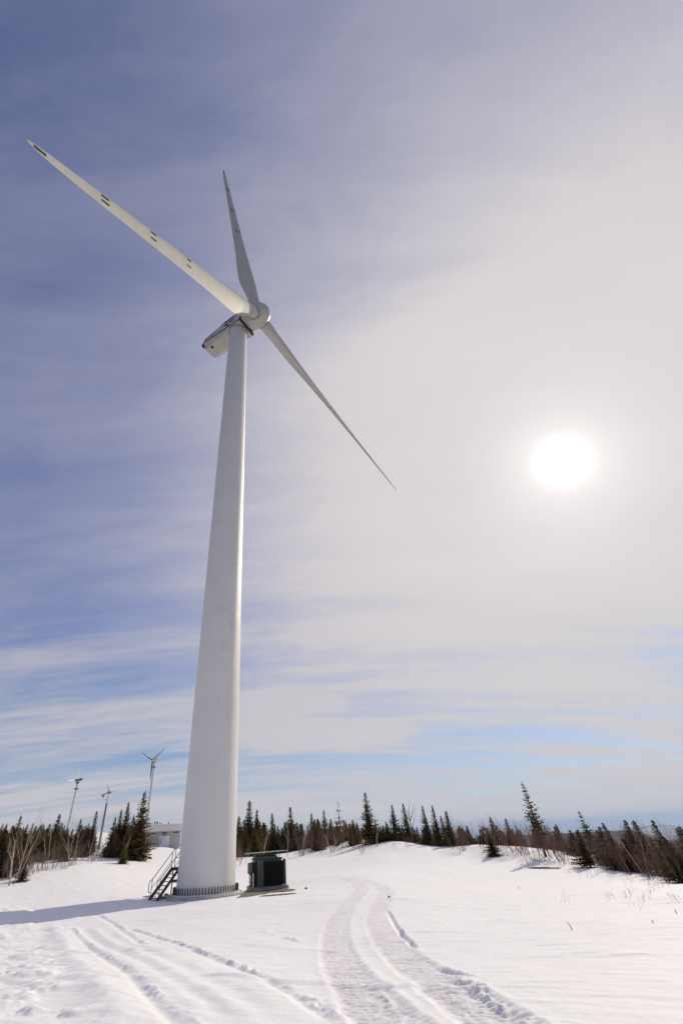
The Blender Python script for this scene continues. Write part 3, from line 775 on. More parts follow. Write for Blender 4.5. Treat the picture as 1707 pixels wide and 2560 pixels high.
M_MASTD = mat('galvanised_mast', (0.17, 0.18, 0.20), 0.5, 0.3); M_MASTL = mat('pale_mast', (0.60, 0.59, 0.58), 0.5)
M_CREAM = mat('cream_nacelle', (0.62, 0.57, 0.46), 0.5); M_DGREEN = mat('dark_green_casing', (0.09, 0.11, 0.08), 0.6)
def small_turbine(hub_px, tips, base_px, D, label, style):
    hubP, dirs, axis, Rr = rotor_axes(hub_px, tips, D)
    if style == 'cream' and axis.x > 0: axis = -axis
    if style != 'cream' and axis.x > 0: axis = -axis
    if style == 'yellow': axis = -axis
    back = -axis; back.z = 0; back.normalize()
    off = {'cream': 0.75, 'green': 0.6, 'yellow': 0.25}[style]
    mx, my = hubP.x + back.x * off, hubP.y + back.y * off
    zb = gz(mx, my) - 0.2; top = hubP.z - 0.35
    root = empty('small_wind_turbine', (mx, my, zb), 0, label, 'wind turbine')
    O = Vector((mx, my, zb)); hl = hubP - O; h = top - zb
    m = MB()
    if style == 'yellow':
        m.tube([(0, 0, 0), (0, 0, h * 0.84)], [0.17, 0.13], 12); m.build('mast', M_MASTD, root, 60)
        m = MB(); m.tube([(0, 0, h * 0.84), (0, 0, h * 0.86), (0, 0, h)], [0.13, 0.08, 0.08], 10); m.build('mast_top', M_MASTL, root, 60)
    else:
        r1_, r2_ = (0.30, 0.20) if style == 'cream' else (0.27, 0.16)
        m.tube([(0, 0, 0), (0, 0, h)], [r1_, r2_], 16); m.build('mast', M_MASTL, root, 60)
        m = MB(); m.lathe([(0.18, h - 1.35), (0.52, h - 1.35), (0.52, h - 1.2), (0.18, h - 1.2)], 16); m.build('service_platform', M_STEEL, root)
        m = MB(); m.lathe([(0.15, h - 0.3), (0.28, h - 0.25), (0.28, h), (0.15, h + 0.06)], 14); m.build('yaw_bearing', M_STEEL, root)
    bx = Vector((back.x, back.y, 0)); sy = Vector((-bx.y, bx.x, 0)); MM = Matrix((tuple(bx), tuple(sy), (0, 0, 1))).transposed()
    if style == 'cream':
        m = MB(); m.box(hl + bx * 0.85 + Vector((0, 0, 0.02)), (1.2, 1.0, 1.0), MM, 0.2); m.box(hl + bx * 1.55 + Vector((0, 0, 0.1)), (0.5, 0.6, 0.6), MM, 0.12); m.build('nacelle', M_CREAM, root, 30)
        bmat = M_LGB
    elif style == 'green':
        m = MB(); m.box(hl + bx * 0.75 + Vector((0, 0, 0.05)), (1.2, 0.55, 0.36), MM, 0.08); m.box(hl + bx * 1.35 + Vector((0, 0, 0.2)), (0.5, 0.4, 0.26), MM, 0.06); nc = m.build('nacelle', M_DGREEN, root, 30)
        m = MB(); m.box(hl + bx * 0.6 + Vector((0, 0, -0.2)), (1.1, 0.5, 0.2), MM, 0.06); m.build('bed_plate', M_CREAM, nc)
        bmat = M_WHB
    else:
        m = MB(); m.box(hl + bx * 0.25, (0.5, 0.3, 0.3), MM, 0.08); m.build('generator', M_ORANGE, root, 30)
        tl_ = Vector(tuple(at_d(257, 1988, D))) - O; t1 = tl_
        m = MB(); m.tube([hl + bx * 0.2, tl_ + (t1 - tl_) * 0.6 + Vector((0, 0, 0))], 0.055, 8); m.build('tail_boom', M_STEEL, root)
        a_ = [Vector(tuple(at_d(x, y, D))) - O for x, y in ((255, 1983), (258, 1988), (261.5, 1987), (259, 1994), (256.5, 1993.5))]
        m = MB(); th_ = Vector((0.03, 0.06, 0)); n_ = len(a_)
        m.add([p - th_ for p in a_] + [p + th_ for p in a_], [tuple(range(n_)), tuple(reversed(range(n_, 2 * n_)))] + [(i, n_ + i, n_ + (i + 1) % n_, (i + 1) % n_) for i in range(n_)])
        m.build('tail_fin', M_YEL, root)
        bmat = M_WHB
    m = MB(); m.lathe([(0.03, -0.28), (0.16, -0.16), (0.19, 0.06), (0.18, 0.2)], 14, hl, Matrix((tuple(axis.orthogonal().normalized()), tuple(axis.cross(axis.orthogonal().normalized())), tuple(-axis))).transposed())
    m.build('hub', M_STEEL if style == 'cream' else M_ORANGE if style == 'yellow' else M_STEEL, root, 40)
    for dd in dirs:
        m = MB(); thin_blade(m, hl, dd, axis, Rr, 0.42 if style == 'cream' else 0.26 if style == 'green' else 0.2, 0.2 if style == 'cream' else 0.1); m.build('blade', bmat, root, 50)
    return root
small_turbine((382, 1900), [(412.5, 1869.5), (353, 1881.5), (374, 1951)], None, 128, 'small wind turbine with dark grey blades and a cream casing behind the tallest left spruce', 'cream')
small_turbine((190, 1951), [(201.5, 1920.5), (172.5, 1951), (196, 1981.5)], None, 120, 'small wind turbine with thin white blades and a green casing on a pale mast', 'green')
small_turbine((275, 1981), [(267.3, 1960), (293.3, 1979), (264.4, 2004)], None, 84, 'small wind turbine with a yellow tail fin on a grey mast above the left wood', 'yellow')

# ------------------------------------------------------------------ building --
bl0 = at_d(350, 2119, 112); br0 = at_d(449, 2114, 112)
bdir = Vector((br0[0] - bl0[0], br0[1] - bl0[1], 0)); BW = bdir.length; bdir.normalize()
bang = math.atan2(bdir.y, bdir.x)
bz = min(bl0[2], br0[2])
bld = empty('service_building', (bl0[0], bl0[1], bz - 0.4), bang, 'low beige metal-clad service building with a white door at the top of the snowy slope', 'building')
def zrow(py, D, px=400): return at_d(px, py, D)[2]
eave = zrow(2077, 112) - bz + 0.4; ridge_z = zrow(2061, 115.5) - bz + 0.4
BD = 8.0
m = MB()
m.add([(0, 0, 0), (BW, 0, 0), (BW, BD, 0), (0, BD, 0), (0, 0, eave), (BW, 0, eave), (BW, BD, eave), (0, BD, eave), (0, BD / 2, ridge_z - 0.12), (BW, BD / 2, ridge_z - 0.12)],
      [(0, 1, 5, 4), (2, 3, 7, 6), (1, 2, 6, 9, 5), (3, 0, 4, 8, 7), (0, 3, 2, 1)])
wall = m.build('wall', M_WALL, bld)
m = MB()
for k in range(1, 17): m.box((BW * k / 17, -0.012, eave / 2 - 0.05), (0.03, 0.02, eave - 0.1))
m.build('cladding_ribs', M_WALL, wall)
m = MB(); ov = 0.25
pz = lambda y: eave + (ridge_z - eave) * y / (BD / 2)
prof_ = [(-ov, pz(-ov) + 0.02), (BD / 2, ridge_z + 0.02), (BD + ov, pz(-ov) + 0.02), (BD + ov, pz(-ov) - 0.12), (BD / 2, ridge_z - 0.11), (-ov, pz(-ov) - 0.12)]
m.loft([[(x_, y_, z_) for y_, z_ in prof_] for x_ in (-0.2, BW + 0.2)])
for k in range(1, 20):
    xk = BW * k / 20; a_ = math.atan2(ridge_z - eave, BD / 2)
    m.box((xk, BD / 4 - 0.12, pz(BD / 4 - 0.12) + 0.045), (0.05, BD / 2 / math.cos(a_) + 0.2, 0.04), Matrix.Rotation(a_, 3, 'X'))
roof = m.build('roof', M_ROOF, bld)
dx0, dx1 = [(at_d(px, 2110, 112)[0] - bl0[0]) / bdir.x for px in (396.5, 423.2)]
dtop = zrow(2090, 112) - bz + 0.4
m = MB(); m.box(((dx0 + dx1) / 2, -0.03, dtop / 2), (dx1 - dx0, 0.08, dtop), None, 0.01)
for k in range(1, 5): m.box(((dx0 + dx1) / 2, -0.075, dtop * k / 5), (dx1 - dx0 - 0.1, 0.02, 0.05))
m.build('door', M_WHITE, bld)
m = MB(); m.box(((dx0 + dx1) / 2, -0.05, dtop + 0.08), (dx1 - dx0 + 0.3, 0.1, 0.16)); m.box((dx0 - 0.08, -0.05, dtop / 2), (0.15, 0.1, dtop)); m.box((dx1 + 0.08, -0.05, dtop / 2), (0.15, 0.1, dtop)); m.build('door_frame', M_WALL, bld)
for px in (384, 412, 440):
    xx = (at_d(px, 2080, 112)[0] - bl0[0]) / bdir.x
    m = MB(); m.box((xx, -0.04, eave - 0.38), (1.05, 0.07, 0.18)); m.build('wall_vent', M_STEEL, bld)
m = MB(); xx = (at_d(412.5, 2083, 112)[0] - bl0[0]) / bdir.x; m.box((xx, -0.12, eave - 0.78), (0.26, 0.24, 0.26), None, 0.05); m.build('wall_lamp', M_BLACK, bld)
for px, s_ in ((378, 1.0), (384, .8), (398, .9), (403.5, 1.1), (432.5, .7)):
    xx = (at_d(px, 2060, 115)[0] - bl0[0]) / bdir.x
    m = MB(); m.tube([(xx, BD / 2 + 0.3, ridge_z - 0.15), (xx, BD / 2 + 0.3, ridge_z + 0.30 * s_)], 0.07, 8); m.lathe([(0.02, ridge_z + 0.5 * s_), (0.2, ridge_z + 0.38 * s_), (0.16, ridge_z + 0.26 * s_)], 10, (xx, BD / 2 + 0.3, 0)); m.build('roof_vent', M_BLACK, roof)
m = MB(); xa, xb = [(at_d(px, 2060, 115)[0] - bl0[0]) / bdir.x for px in (405, 416)]; m.tube([(xa, BD / 2 + 0.2, ridge_z + 0.15), (xb, BD / 2 + 0.2, ridge_z + 0.15)], 0.05, 6); m.build('roof_rail', M_STEEL, roof)

# ------------------------------------------------------------- distant hills --
def hill_sheet(name, az0, az1, D0, D1, topfun, m_, na2=260, nd=60, base=-430):
    a = np.radians(np.linspace(az0, az1, na2)); t = np.linspace(0, 1, nd)
    AA, TT_ = np.meshgrid(a, t); D = D0 + (D1 - D0) * TT_ ** 1.3
    X = D * np.sin(AA); Y = D * np.cos(AA)
    top = CZ + D1 * 0.72 * np.tan(np.radians(topfun(np.degrees(AA))))
    shape = np.where(TT_ < 0.72, sstep(0, 0.72, TT_), 1 - 0.8 * sstep(0.72, 1.0, TT_))
    Z = base + (top - base) * shape + 26 * fbm(X / 420, Y / 420, 5, 0.55) * sstep(0.02, 0.5, TT_) * (1 - 0.6 * sstep(0.55, 0.72, TT_)) + 5.0 * fbm(X / 22, Y / 22, 3, 0.7)
    m = MB(); n = na2
    m.add(np.stack([X.ravel(), Y.ravel(), Z.ravel()], 1), [(j * n + k, j * n + k + 1, (j + 1) * n + k + 1, (j + 1) * n + k) for j in range(nd - 1) for k in range(n - 1)])
    o = m.build(name, m_, None, True); tag(o, kind='structure'); return o
def hill_top(az):
    e = -0.62 - 0.012 * np.abs(az - 24)
    e = e + 0.28 * fbm(az / 7.0, az * 0 + 2.2, 4)
    return e - 0.75 * sstep(30.3, 33.0, az)
hill_sheet('forested_hills', -70, 85, 900, 4200, hill_top, M_HILL, 420, 70)
def mount_top(az): return -0.75 + 0.33 * np.exp(-((az - 32.5) / 1.7) ** 2) + 0.12 * fbm(az / 1.5, az * 0 + 9.2, 3) - 0.5 * sstep(5, 10, np.abs(az - 34))
hill_sheet('far_mountain', 18, 50, 9000, 17000, mount_top, M_MOUNT, 200, 40, -430)

# ------------------------------------------------------------------- forest --
def spruce_mesh(kind, seed):
    """trunk and crown of a 7 m boreal spruce"""
    rd = random.Random(seed); H = 7.0
    flag = kind == 'flag'; sparse = kind == 'sparse'
    tr = MB(); bend = [rd.uniform(-0.12, 0.12), rd.uniform(-0.12, 0.12)]
    ctr = lambda z: Vector((bend[0] * math.sin(z / H * 2.6), bend[1] * math.sin(z / H * 2.2), z))
    tr.tube([ctr(H * f) + (Vector((0, 0, -0.4)) if f == 0 else Vector()) for f in (0, 0.15, 0.35, 0.6, 0.85, 1.0)], [0.12, 0.105, 0.085, 0.055, 0.022, 0.006], 7)
    cr = MB()
    R0 = {'narrow': 1.6, 'full': 2.25, 'broad': 2.7, 'flag': 2.2, 'sparse': 2.1, 'young': 2.5, 'ragged': 1.55}[kind]
    z = {'narrow': 0.5, 'full': 0.35, 'broad': 0.3, 'flag': 0.7, 'sparse': 1.6, 'young': 0.15, 'ragged': 2.0}[kind]
    gap = 1.0
    wind = rd.uniform(0, 2 * PI) if not flag else PI
    club = kind == 'narrow' and rd.random() < 0.3
    while z < H - 0.10:
        t = z / H
        Lr = R0 * ((1 - t) ** 0.95 + 0.02)
        if kind != 'young': Lr *= 1 - 0.30 * max(0, 0.18 - t) / 0.18
        if club and 0.80 < t < 0.95: Lr *= 1.55
        Lr *= rd.uniform(0.72, 1.2)
        nb = max(3, int((11 if not sparse else 6.5) * (0.55 + 0.6 * (1 - t))))
        ph = rd.uniform(0, 6.28)
        for k in range(nb):
            if rd.random() < (0.30 if sparse else 0.36 if kind == 'ragged' else 0.10): continue
            a = ph + k * 2 * PI / nb + rd.uniform(-0.4, 0.4)
            Lb = Lr * rd.uniform(0.6, 1.12)
            if flag: Lb *= 0.70 + 0.55 * max(0, math.cos(a - wind)) - 0.25 * max(0, -math.cos(a - wind))
            droop = -0.42 + 0.85 * t + rd.uniform(-0.18, 0.18)
            d = Vector((math.cos(a), math.sin(a), math.tan(droop) * 0.9)).normalized()
            s = d.cross(Vector((0, 0, 1))).normalized(); up = s.cross(d)
            o = ctr(z) + Vector((0, 0, rd.uniform(-0.06, 0.06)))
            n = max(2, int(Lb / 0.17))
            for j in range(n):
                f = (j + 0.35 + rd.uniform(-0.2, 0.3)) / n
                p = o + d * (Lb * f) + Vector((0, 0, 0.22 * Lb * f * f)) + s * rd.uniform(-0.10, 0.10) * Lb
                w_ = rd.uniform(0.13, 0.23) * (1.15 - 0.5 * f) * (0.45 + 0.6 * (1 - t)) + 0.012
                for side in (-1, 1):
                    if rd.random() < 0.10: continue
                    q = (d * rd.uniform(0.55, 1.0) + s * side * rd.uniform(0.35, 1.0) + up * rd.uniform(-0.45, 0.25)).normalized()
                    l_ = w_ * rd.uniform(1.2, 2.2); e = q.cross(Vector((rd.uniform(-1, 1), rd.uniform(-1, 1), rd.uniform(0.2, 1)))).normalized()
                    cr.add([p - e * w_ * 0.32, p + q * l_ * 0.5 - e * w_ * 0.5, p + q * l_, p + q * l_ * 0.5 + e * w_ * 0.5, p + e * w_ * 0.32], [(0, 1, 2, 3, 4)])
        z += rd.uniform(0.10, 0.19) * (rd.choice([1.0, 1.0, 1.6, 3.2]) if sparse else rd.choice([1.0, 1.0, 1.0, 2.2]) if kind == 'ragged' else 1.0) * (1.0 if t < 0.8 else 0.8)
    tip = ctr(H)
    for k in range(10):
        a = rd.uniform(0, 6.28); q = Vector((math.cos(a) * 0.5, math.sin(a) * 0.5, 0.9)).normalized(); p = tip - Vector((0, 0, 0.03 * k)); e = q.cross(Vector((0.3, 0.2, 1))).normalized()
        cr.add([p - e * 0.03, p + q * 0.14, p + e * 0.03], [(0, 1, 2)])
    return tr.mesh('trunk', M_BARK, True), cr.mesh('crown', M_SPRUCE)
VAR = {k: [spruce_mesh(k, 100 * i + j) for j in range(n)] for i, (k, n) in enumerate((('narrow', 4), ('full', 4), ('broad', 2), ('flag', 4), ('sparse', 2), ('young', 2), ('ragged', 2)))}
crown_pine = [c.copy() for _, c in VAR['young']]
for c in crown_pine: c.materials.clear(); c.materials.append(M_PINE)
n_tree = 0
def spruce(x, y, h, kind, label, group=None, wide=1.0, lean=0.0, pine=False, cat='spruce tree', leandir=(-1, 0.0)):
    global n_tree
    n_tree += 1
    v = VAR[kind][n_tree % len(VAR[kind])]
    root = empty('spruce_tree', (x, y, gz(x, y) - 0.05), 0 if kind == 'flag' else random.uniform(0, 6.28), label, cat, group)
    s = h / 7.0; root.scale = (s * wide, s * wide, s)
    if lean:
        root.rotation_mode = 'QUATERNION'
        axis = Vector((leandir[1], -leandir[0], 0)) * -1
        root.rotation_quaternion = Matrix.Rotation(lean, 3, Vector((0, 0, 1)).cross(Vector((leandir[0], leandir[1], 0)))).to_quaternion() @ Matrix.Rotation(random.uniform(-0.3, 0.3), 3, 'Z').to_quaternion()
    new_obj('trunk', v[0], root); new_obj('crown', v[1] if not pine else crown_pine[n_tree % 2], root)
    return root
def spruce_px(tx_, ty_, D, kind, label, group=None, wide=1.0, lean=0.0, pine=False):
    """a spruce whose top is seen at a photo pixel, standing D metres away"""
    P = at_d(tx_, ty_, D); h = max(0.8, P[2] - gz(P[0], P[1]))
    if lean:
        bx = P[0] + math.sin(lean) * h; h2 = h / math.cos(lean)
        return spruce(bx, P[1], h2, kind, label, group, wide / (h / 7.0) * max(0.6, h / 7.0), lean, pine)
    return spruce(P[0], P[1], h, kind, label, group, wide, 0, pine)

G_L = 'spruces of the left wood'; G_C = 'spruces of the wood behind the transformer'; G_R = 'wind-bent spruces on the right slope'
def L_(s): return s
for a in [
    (54, 2036, 56, 'full', 'rust-tinged spruce with a pointed dense crown rising behind the twin-stemmed pale birch', 0.95),
    (152, 2034, 62, 'full', 'bushy-topped spruce directly left of the pale mast of the green-cased small turbine', 1.2),
    (205, 2045, 64, 'full', 'pointed dark spruce right of the pale mast and left of the club-topped spruce', 1.0),
    (243, 2025, 66, 'narrow', 'slim club-topped spruce just left of the grey mast with the yellow tail fin', 0.9),
    (290, 2040, 63, 'full', 'pointed spruce just right of the grey mast of the yellow-tailed small turbine', 1.0),
    (307, 2022, 66, 'narrow', 'slender dark spruce on the left side of the second tallest spruce near the building', 1.0),
    (322, 2003, 66, 'full', 'second tallest dark spruce in the clump left of the beige building', 0.85),
    (335, 2038, 63, 'full', 'shorter dark spruce squeezed between the two tallest spruces left of the building', 1.0),
    (364, 1976, 62, 'full', 'tallest spruce of the left wood, in front of the building and the cream-cased turbine mast', 1.05)]:
    spruce_px(a[0], a[1], a[2], a[3], a[4], G_L, a[5])
for a in [
    (626, 2000, 88, 'narrow', 'tall slim dark spruce close to the right edge of the white tower', 1.25),
    (643, 2022, 90, 'narrow', 'thin pointed spruce just right of the tall slim one near the tower', 1.1),
    (680, 2032, 88, 'narrow', 'club-topped thin spruce above the left part of the transformer', 1.1),
    (725, 2017, 84, 'narrow', 'tall twin-topped dark spruce above the right end of the transformer', 1.3),
    (778, 2032, 86, 'full', 'dark pointed spruce midway between the transformer and the open-branched spruce', 1.0),
    (809, 2024, 88, 'broad', 'broad-topped dark spruce left of the open layered one', 0.85),
    (843, 2004, 86, 'sparse', 'open spruce with clear layered branches standing above the brown thicket', 1.5),
    (912, 1978, 72, 'full', 'tallest ragged spruce of the middle wood, at the left end of the snow hump', 0.95),
    (937, 2047, 70, 'full', 'shorter dark spruce leaning against the right side of the tallest middle spruce', 1.1),
    (979, 2010, 71, 'full', 'dark spruce standing at the crest of the snow hump, first of the crest row', 1.0),
    (1006, 2007, 72, 'flag', 'wind-thinned spruce on the hump crest just left of the dead snag', 1.0),
    (1055, 2012, 69, 'flag', 'gappy spruce on the hump crest just right of the dead snag', 1.05),
    (1078, 2012, 68, 'flag', 'dense left-leaning spruce at the right end of the snow hump crest', 1.0),
    (1115, 2026, 66, 'flag', 'wide dark spruce tapering to a left-bent tip at the right foot of the hump', 1.25),
    (1100, 2038, 68, 'flag', 'narrow dark spruce squeezed between two wider ones at the right of the hump', 0.9)]:
    spruce_px(a[0], a[1], a[2], a[3], a[4], G_C, a[5], 0.03 if a[3] == 'flag' else 0.0)
for a in [
    (1218, 2078, 57, 'young', 'small young spruce standing alone on the snow in front of the right-hand thicket', 0.75, 0.02),
    (1223, 2041, 70, 'flag', 'pointed left-bent spruce behind the small lone young spruce', 1.1, 0.03),
    (1263, 2044, 70, 'flag', 'ragged spruce halfway between the lone young spruce and the tall leaning one', 1.0, 0.03),
    (1301, 1954, 56, 'ragged', 'tallest leaning spruce of the right slope with a thin gappy crown and bare trunk', 1.15, 0.02),
    (1446, 2026, 60, 'ragged', 'ragged thin-crowned spruce bent left, right of the tall leaning one', 1.4, 0.05),
    (1503, 2055, 58, 'flag', 'small spruce with a sharply bent tip above the middle of the right thicket', 1.1, 0.04),
    (1561, 2047, 50, 'flag', 'left one of two neighbouring dense spruces bent by the wind on the right slope', 1.25, 0.04),
    (1580, 2049, 48, 'flag', 'right one of two neighbouring dense spruces bent by the wind on the right slope', 1.3, 0.04),
    (1628, 2047, 46, 'flag', 'big dense olive spruce leaning left nearest the right edge of the scene', 1.1, 0.05),
    (1694, 2064, 46, 'flag', 'dark leaning spruce cut by the right edge of the scene', 1.3, 0.04)]:
    spruce_px(a[0], a[1], a[2], a[3], a[4], G_R, a[5], a[6])

def scatter(n, pxr, Dr, topy, kinds, label, group, wide=(0.85, 1.2), lean=0.0, ok=None, base=True, pine=False):
    k = 0; tries = 0
    while k < n and tries < n * 30:
        tries += 1
        D = math.exp(random.uniform(math.log(Dr[0]), math.log(Dr[1]))); px = random.uniform(*pxr)
        lo, hi = topy(px) if callable(topy) else topy
        py = random.triangular(lo, hi, lo + (hi - lo) * 0.35)
        if ok and not ok(px, D): continue
        P = at_d(px, py, D); h = P[2] - gz(P[0], P[1])
        if h < 1.6 or h > 9.5: continue
        spruce_px(px, py, D, random.choice(kinds), label, group, random.uniform(*wide), lean * random.uniform(0.5, 1.3) if lean else 0, pine); k += 1
fL = lambda px: (2052, 2100) if px < 235 else (2055, 2105)
ok_left = lambda px, D: D > 47 + px * 0.055 and not (245 < px < 290 and D < 110) and not (px > 335)
scatter(84, (-40, 345), (48, 100), fL, ['narrow', 'full', 'full', 'broad'], 'one of the shorter dark spruces filling the wood on the left', G_L, (1.2, 1.8), ok=ok_left)
scatter(26, (285, 352), (64, 78), (2045, 2110), ['full', 'narrow', 'broad'], 'one of the low dark spruces in the clump at the left of the building', G_L, (1.1, 1.6), ok=lambda px, D: True)
fC = lambda px: (2038, 2090)
ok_c = lambda px, D: True
scatter(64, (592, 905), (74, 108), fC, ['narrow', 'full', 'full', 'broad'], 'one of the shorter dark spruces filling the wood behind the transformer', G_C, (1.1, 1.8), ok=ok_c)
scatter(16, (905, 1130), (66, 88), (2050, 2095), ['full', 'flag', 'young'], 'one of the low dark spruces among the taller ones on the snow hump', G_C, lean=0.05)
scatter(12, (960, 1215), (61, 66), (2085, 2118), ['young', 'flag'], 'one of the knee-high to shrub-sized spruces at the front foot of the hump', G_C, lean=0.05)
scatter(26, (1130, 1420), (68, 90), (2055, 2092), ['flag', 'flag', 'full'], 'one of the low dark spruces half hidden in the right-hand thicket', G_R, (1.0, 1.4), 0.02)
scatter(16, (1420, 1720), (47, 66), (2060, 2105), ['flag', 'flag', 'young'], 'one of the bent olive spruces mixed into the far right of the thicket', G_R, (1.0, 1.35), 0.03)
scatter(5, (1640, 1740), (40, 47), (2080, 2125), ['flag', 'young'], 'one of the dense small spruces massed in the lower right corner of the wood', G_R, (0.8, 1.1), 0.03)
scatter(3, (1010, 1095), (60, 64), (2098, 2112), ['young'], 'yellow-green young conifer in front of the dark crest row on the hump', 'young yellow-green conifers', (0.9, 1.2), pine=True)
p = ground_at(306, 2160); spruce(p[0], p[1], 1.7, 'young', 'small yellow-green young conifer at the snow edge left of the building slope', None, 1.3, pine=True, cat='young conifer')
p = ground_at(33, 2212); spruce(p[0], p[1] + 1, 1.5, 'young', 'small dark young spruce at the foot of the pale birch at the left edge', None, 1.4)

# the deeper wood behind, which reads as one dark mass
def far_wood(n, pxr, Dr, topy):
    cv = []; cf = []; base = 0; k = 0; tries = 0
    src = [VAR['full'][0][1], VAR['narrow'][1][1], VAR['broad'][0][1], VAR['full'][2][1]]
    data = []
    for me_ in src:
        a = np.empty(len(me_.vertices) * 3); me_.vertices.foreach_get('co', a); data.append(a.reshape(-1, 5 if False else 3))
    while k < n and tries < n * 20:
        tries += 1
        px = random.uniform(*pxr); D = random.uniform(*Dr); P = at_d(px, random.uniform(*topy), D)
        g_ = gz(P[0], P[1]); h = P[2] - g_
        if h < 1.5 or h > 12: continue
        v = data[k % 4]; ncl = (len(v) - 30) // 5
        cl_ = v[:ncl * 5].reshape(ncl, 5, 3)[::3]                     # every third needle clump, made larger
        c_ = cl_.mean(1, keepdims=True); cl_ = c_ + (cl_ - c_) * 1.55
        t = random.uniform(0, 6.28); s_ = h / 7.0; w_ = s_ * random.uniform(1.2, 1.7)
        q_ = cl_.reshape(-1, 3)
        q_ = np.stack([(q_[:, 0] * math.cos(t) - q_[:, 1] * math.sin(t)) * w_ + P[0], (q_[:, 0] * math.sin(t) + q_[:, 1] * math.cos(t)) * w_ + P[1], q_[:, 2] * s_ + g_], 1)
        cv.append(q_); cf.append(np.arange(len(q_)).reshape(-1, 5) + base); base += len(q_); k += 1
    return np.concatenate(cv), np.concatenate(cf)
parts_ = [far_wood(46, (588, 965), (98, 122), (2052, 2082)), far_wood(34, (-40, 240), (88, 118), (2056, 2084)), far_wood(26, (960, 1260), (88, 108), (2062, 2090))]
m = MB(); 
for v_, f_ in parts_:
    m.add(v_, f_.tolist())
tag(m.build('background_wood', M_SPRUCE), kind='stuff')

# ------------------------------------------------- bare shrubs and birches --
def limb(mb, rd, p, d, L, r, depth, bend=0.25, n=4, sides=3, up=0.12, kids=(3, 5), spread=0.6, twig=None):
    pts = [p]; dd = d.copy()
    for k in range(n):
        dd = (dd + Vector((rd.uniform(-1, 1), rd.uniform(-1, 1), rd.uniform(-0.6, 1.0))) * bend / n * 1.6 + Vector((0, 0, up / n))).normalized()
        pts.append(pts[-1] + dd * (L / n))
    mb.tube(pts, [r * (1 - 0.75 * i / n) for i in range(n + 1)], sides, False)
    if depth <= 0: return
    for k in range(rd.randint(*kids)):
        f = rd.uniform(0.28, 0.98); i = min(n - 1, int(f * n)); q = pts[i].lerp(pts[i + 1], f * n - i)
        ax_ = (pts[i + 1] - pts[i]).normalized(); o = ax_.orthogonal().normalized(); o.rotate(Matrix.Rotation(rd.uniform(0, 6.28), 3, ax_))
        nd = (ax_ * 1.0 + o * spread * rd.uniform(0.6, 1.3)).normalized()
        limb(twig if (twig is not None and depth <= 1) else mb, rd, q, nd, L * rd.uniform(0.35, 0.6), r * (1 - 0.7 * f) * 0.6, depth - 1, bend, 3, sides, up, kids, spread, twig)
def shrub_mesh(seed, lean, h=2.6, stems=(4, 7), r0=0.022, mt=M_TWIG, spread=0.35):
    rd = random.Random(seed); m = MB()
    for k in range(rd.randint(*stems)):
        a = rd.uniform(0, 6.28)
        d = Vector((math.cos(a) * spread - lean, math.sin(a) * spread, 1)).normalized()
        limb(m, rd, Vector((math.cos(a) * 0.22, math.sin(a) * 0.22, -0.15)), d, h * rd.uniform(0.65, 1.1), r0 * rd.uniform(0.7, 1.2), 3, 0.28, 5, 3, 0.12, (3, 5), 0.5)
    return m.mesh('bare_shrub', mt)
SH_R = [shrub_mesh(500 + k, 0.10, 2.05, (4, 6), 0.024) for k in range(6)]
SH_L = [shrub_mesh(600 + k, 0.0, 1.7, (6, 9), 0.016, M_TWIG2, 0.5) for k in range(4)]
SH_C = [shrub_mesh(700 + k, 0.0, 2.0, (4, 7), 0.02, M_TWIG, 0.35) for k in range(4)]
def shrub(x, y, s, me_, label, group):
    o = new_obj('bare_shrub', me_); o.location = (x, y, gz(x, y)); o.scale = (s, s, s * random.uniform(0.9, 1.15)); o.rotation_euler = (0, 0, random.uniform(-0.5, 0.5) + (0 if me_ in SH_R else random.uniform(0, 6.28)))
    tag(o, label, 'shrub', group); return o
def shrubs(n, pxr, Dr, sc, mes, label, group, ok=None):
    for k in range(n):
        for _ in range(20):
            px = random.uniform(*pxr); D = random.uniform(*(Dr(px) if callable(Dr) else Dr))
            if ok is None or ok(px, D): break
        P = at_d(px, 2120, D); shrub(P[0], P[1], random.uniform(*sc), random.choice(mes), label, group)
edgeR = lambda px: float(np.interp(px, [1130, 1189, 1340, 1400, 1500, 1600, 1707, 1760], [61, 58.5, 52.5, 50.5, 46.5, 41, 37.5, 36]))
shrubs(44, (1130, 1440), lambda px: (edgeR(px) + 0.3, edgeR(px) + 8), (0.75, 1.15), SH_R, 'bare reddish-brown sapling at the front of the right-hand thicket, on the side of the hump', 'bare saplings of the right thicket')
shrubs(46, (1440, 1740), lambda px: (edgeR(px) + 0.2, edgeR(px) + 9), (0.6, 1.0), SH_R, 'bare reddish-brown sapling at the front of the thicket close to the right edge', 'bare saplings of the right thicket')
shrubs(54, (1180, 1720), lambda px: (edgeR(px) + 8, edgeR(px) + 24), (0.75, 1.15), SH_R, 'bare brown sapling deep inside the right-hand thicket in front of the blue hills', 'bare saplings of the right thicket')
shrubs(46, (745, 905), (69, 84), (0.8, 1.3), SH_C, 'bare reddish shrub in the brown thicket between the transformer and the snow hump', 'bare shrubs of the middle wood')
shrubs(18, (595, 745), (76, 92), (0.6, 1.0), SH_C, 'bare brown shrub under the spruces behind the transformer', 'bare shrubs of the middle wood')
shrubs(20, (900, 1180), (62, 72), (0.3, 0.55), SH_C, 'small bare bush poking through the snow of the middle hump', 'bushes on the snow hump')
shrubs(34, (20, 250), lambda px: (47.5 + px * 0.03, 51.5 + px * 0.045), (0.6, 1.05), SH_L, 'grey-brown leafless shrub along the snow edge of the left wood', 'bare shrubs of the left wood')
shrubs(18, (255, 350), lambda px: (59 + (px - 255) * 0.05, 66), (0.45, 0.85), SH_C, 'leafless shrub at the foot of the spruce clump left of the building', 'bare shrubs of the left wood')
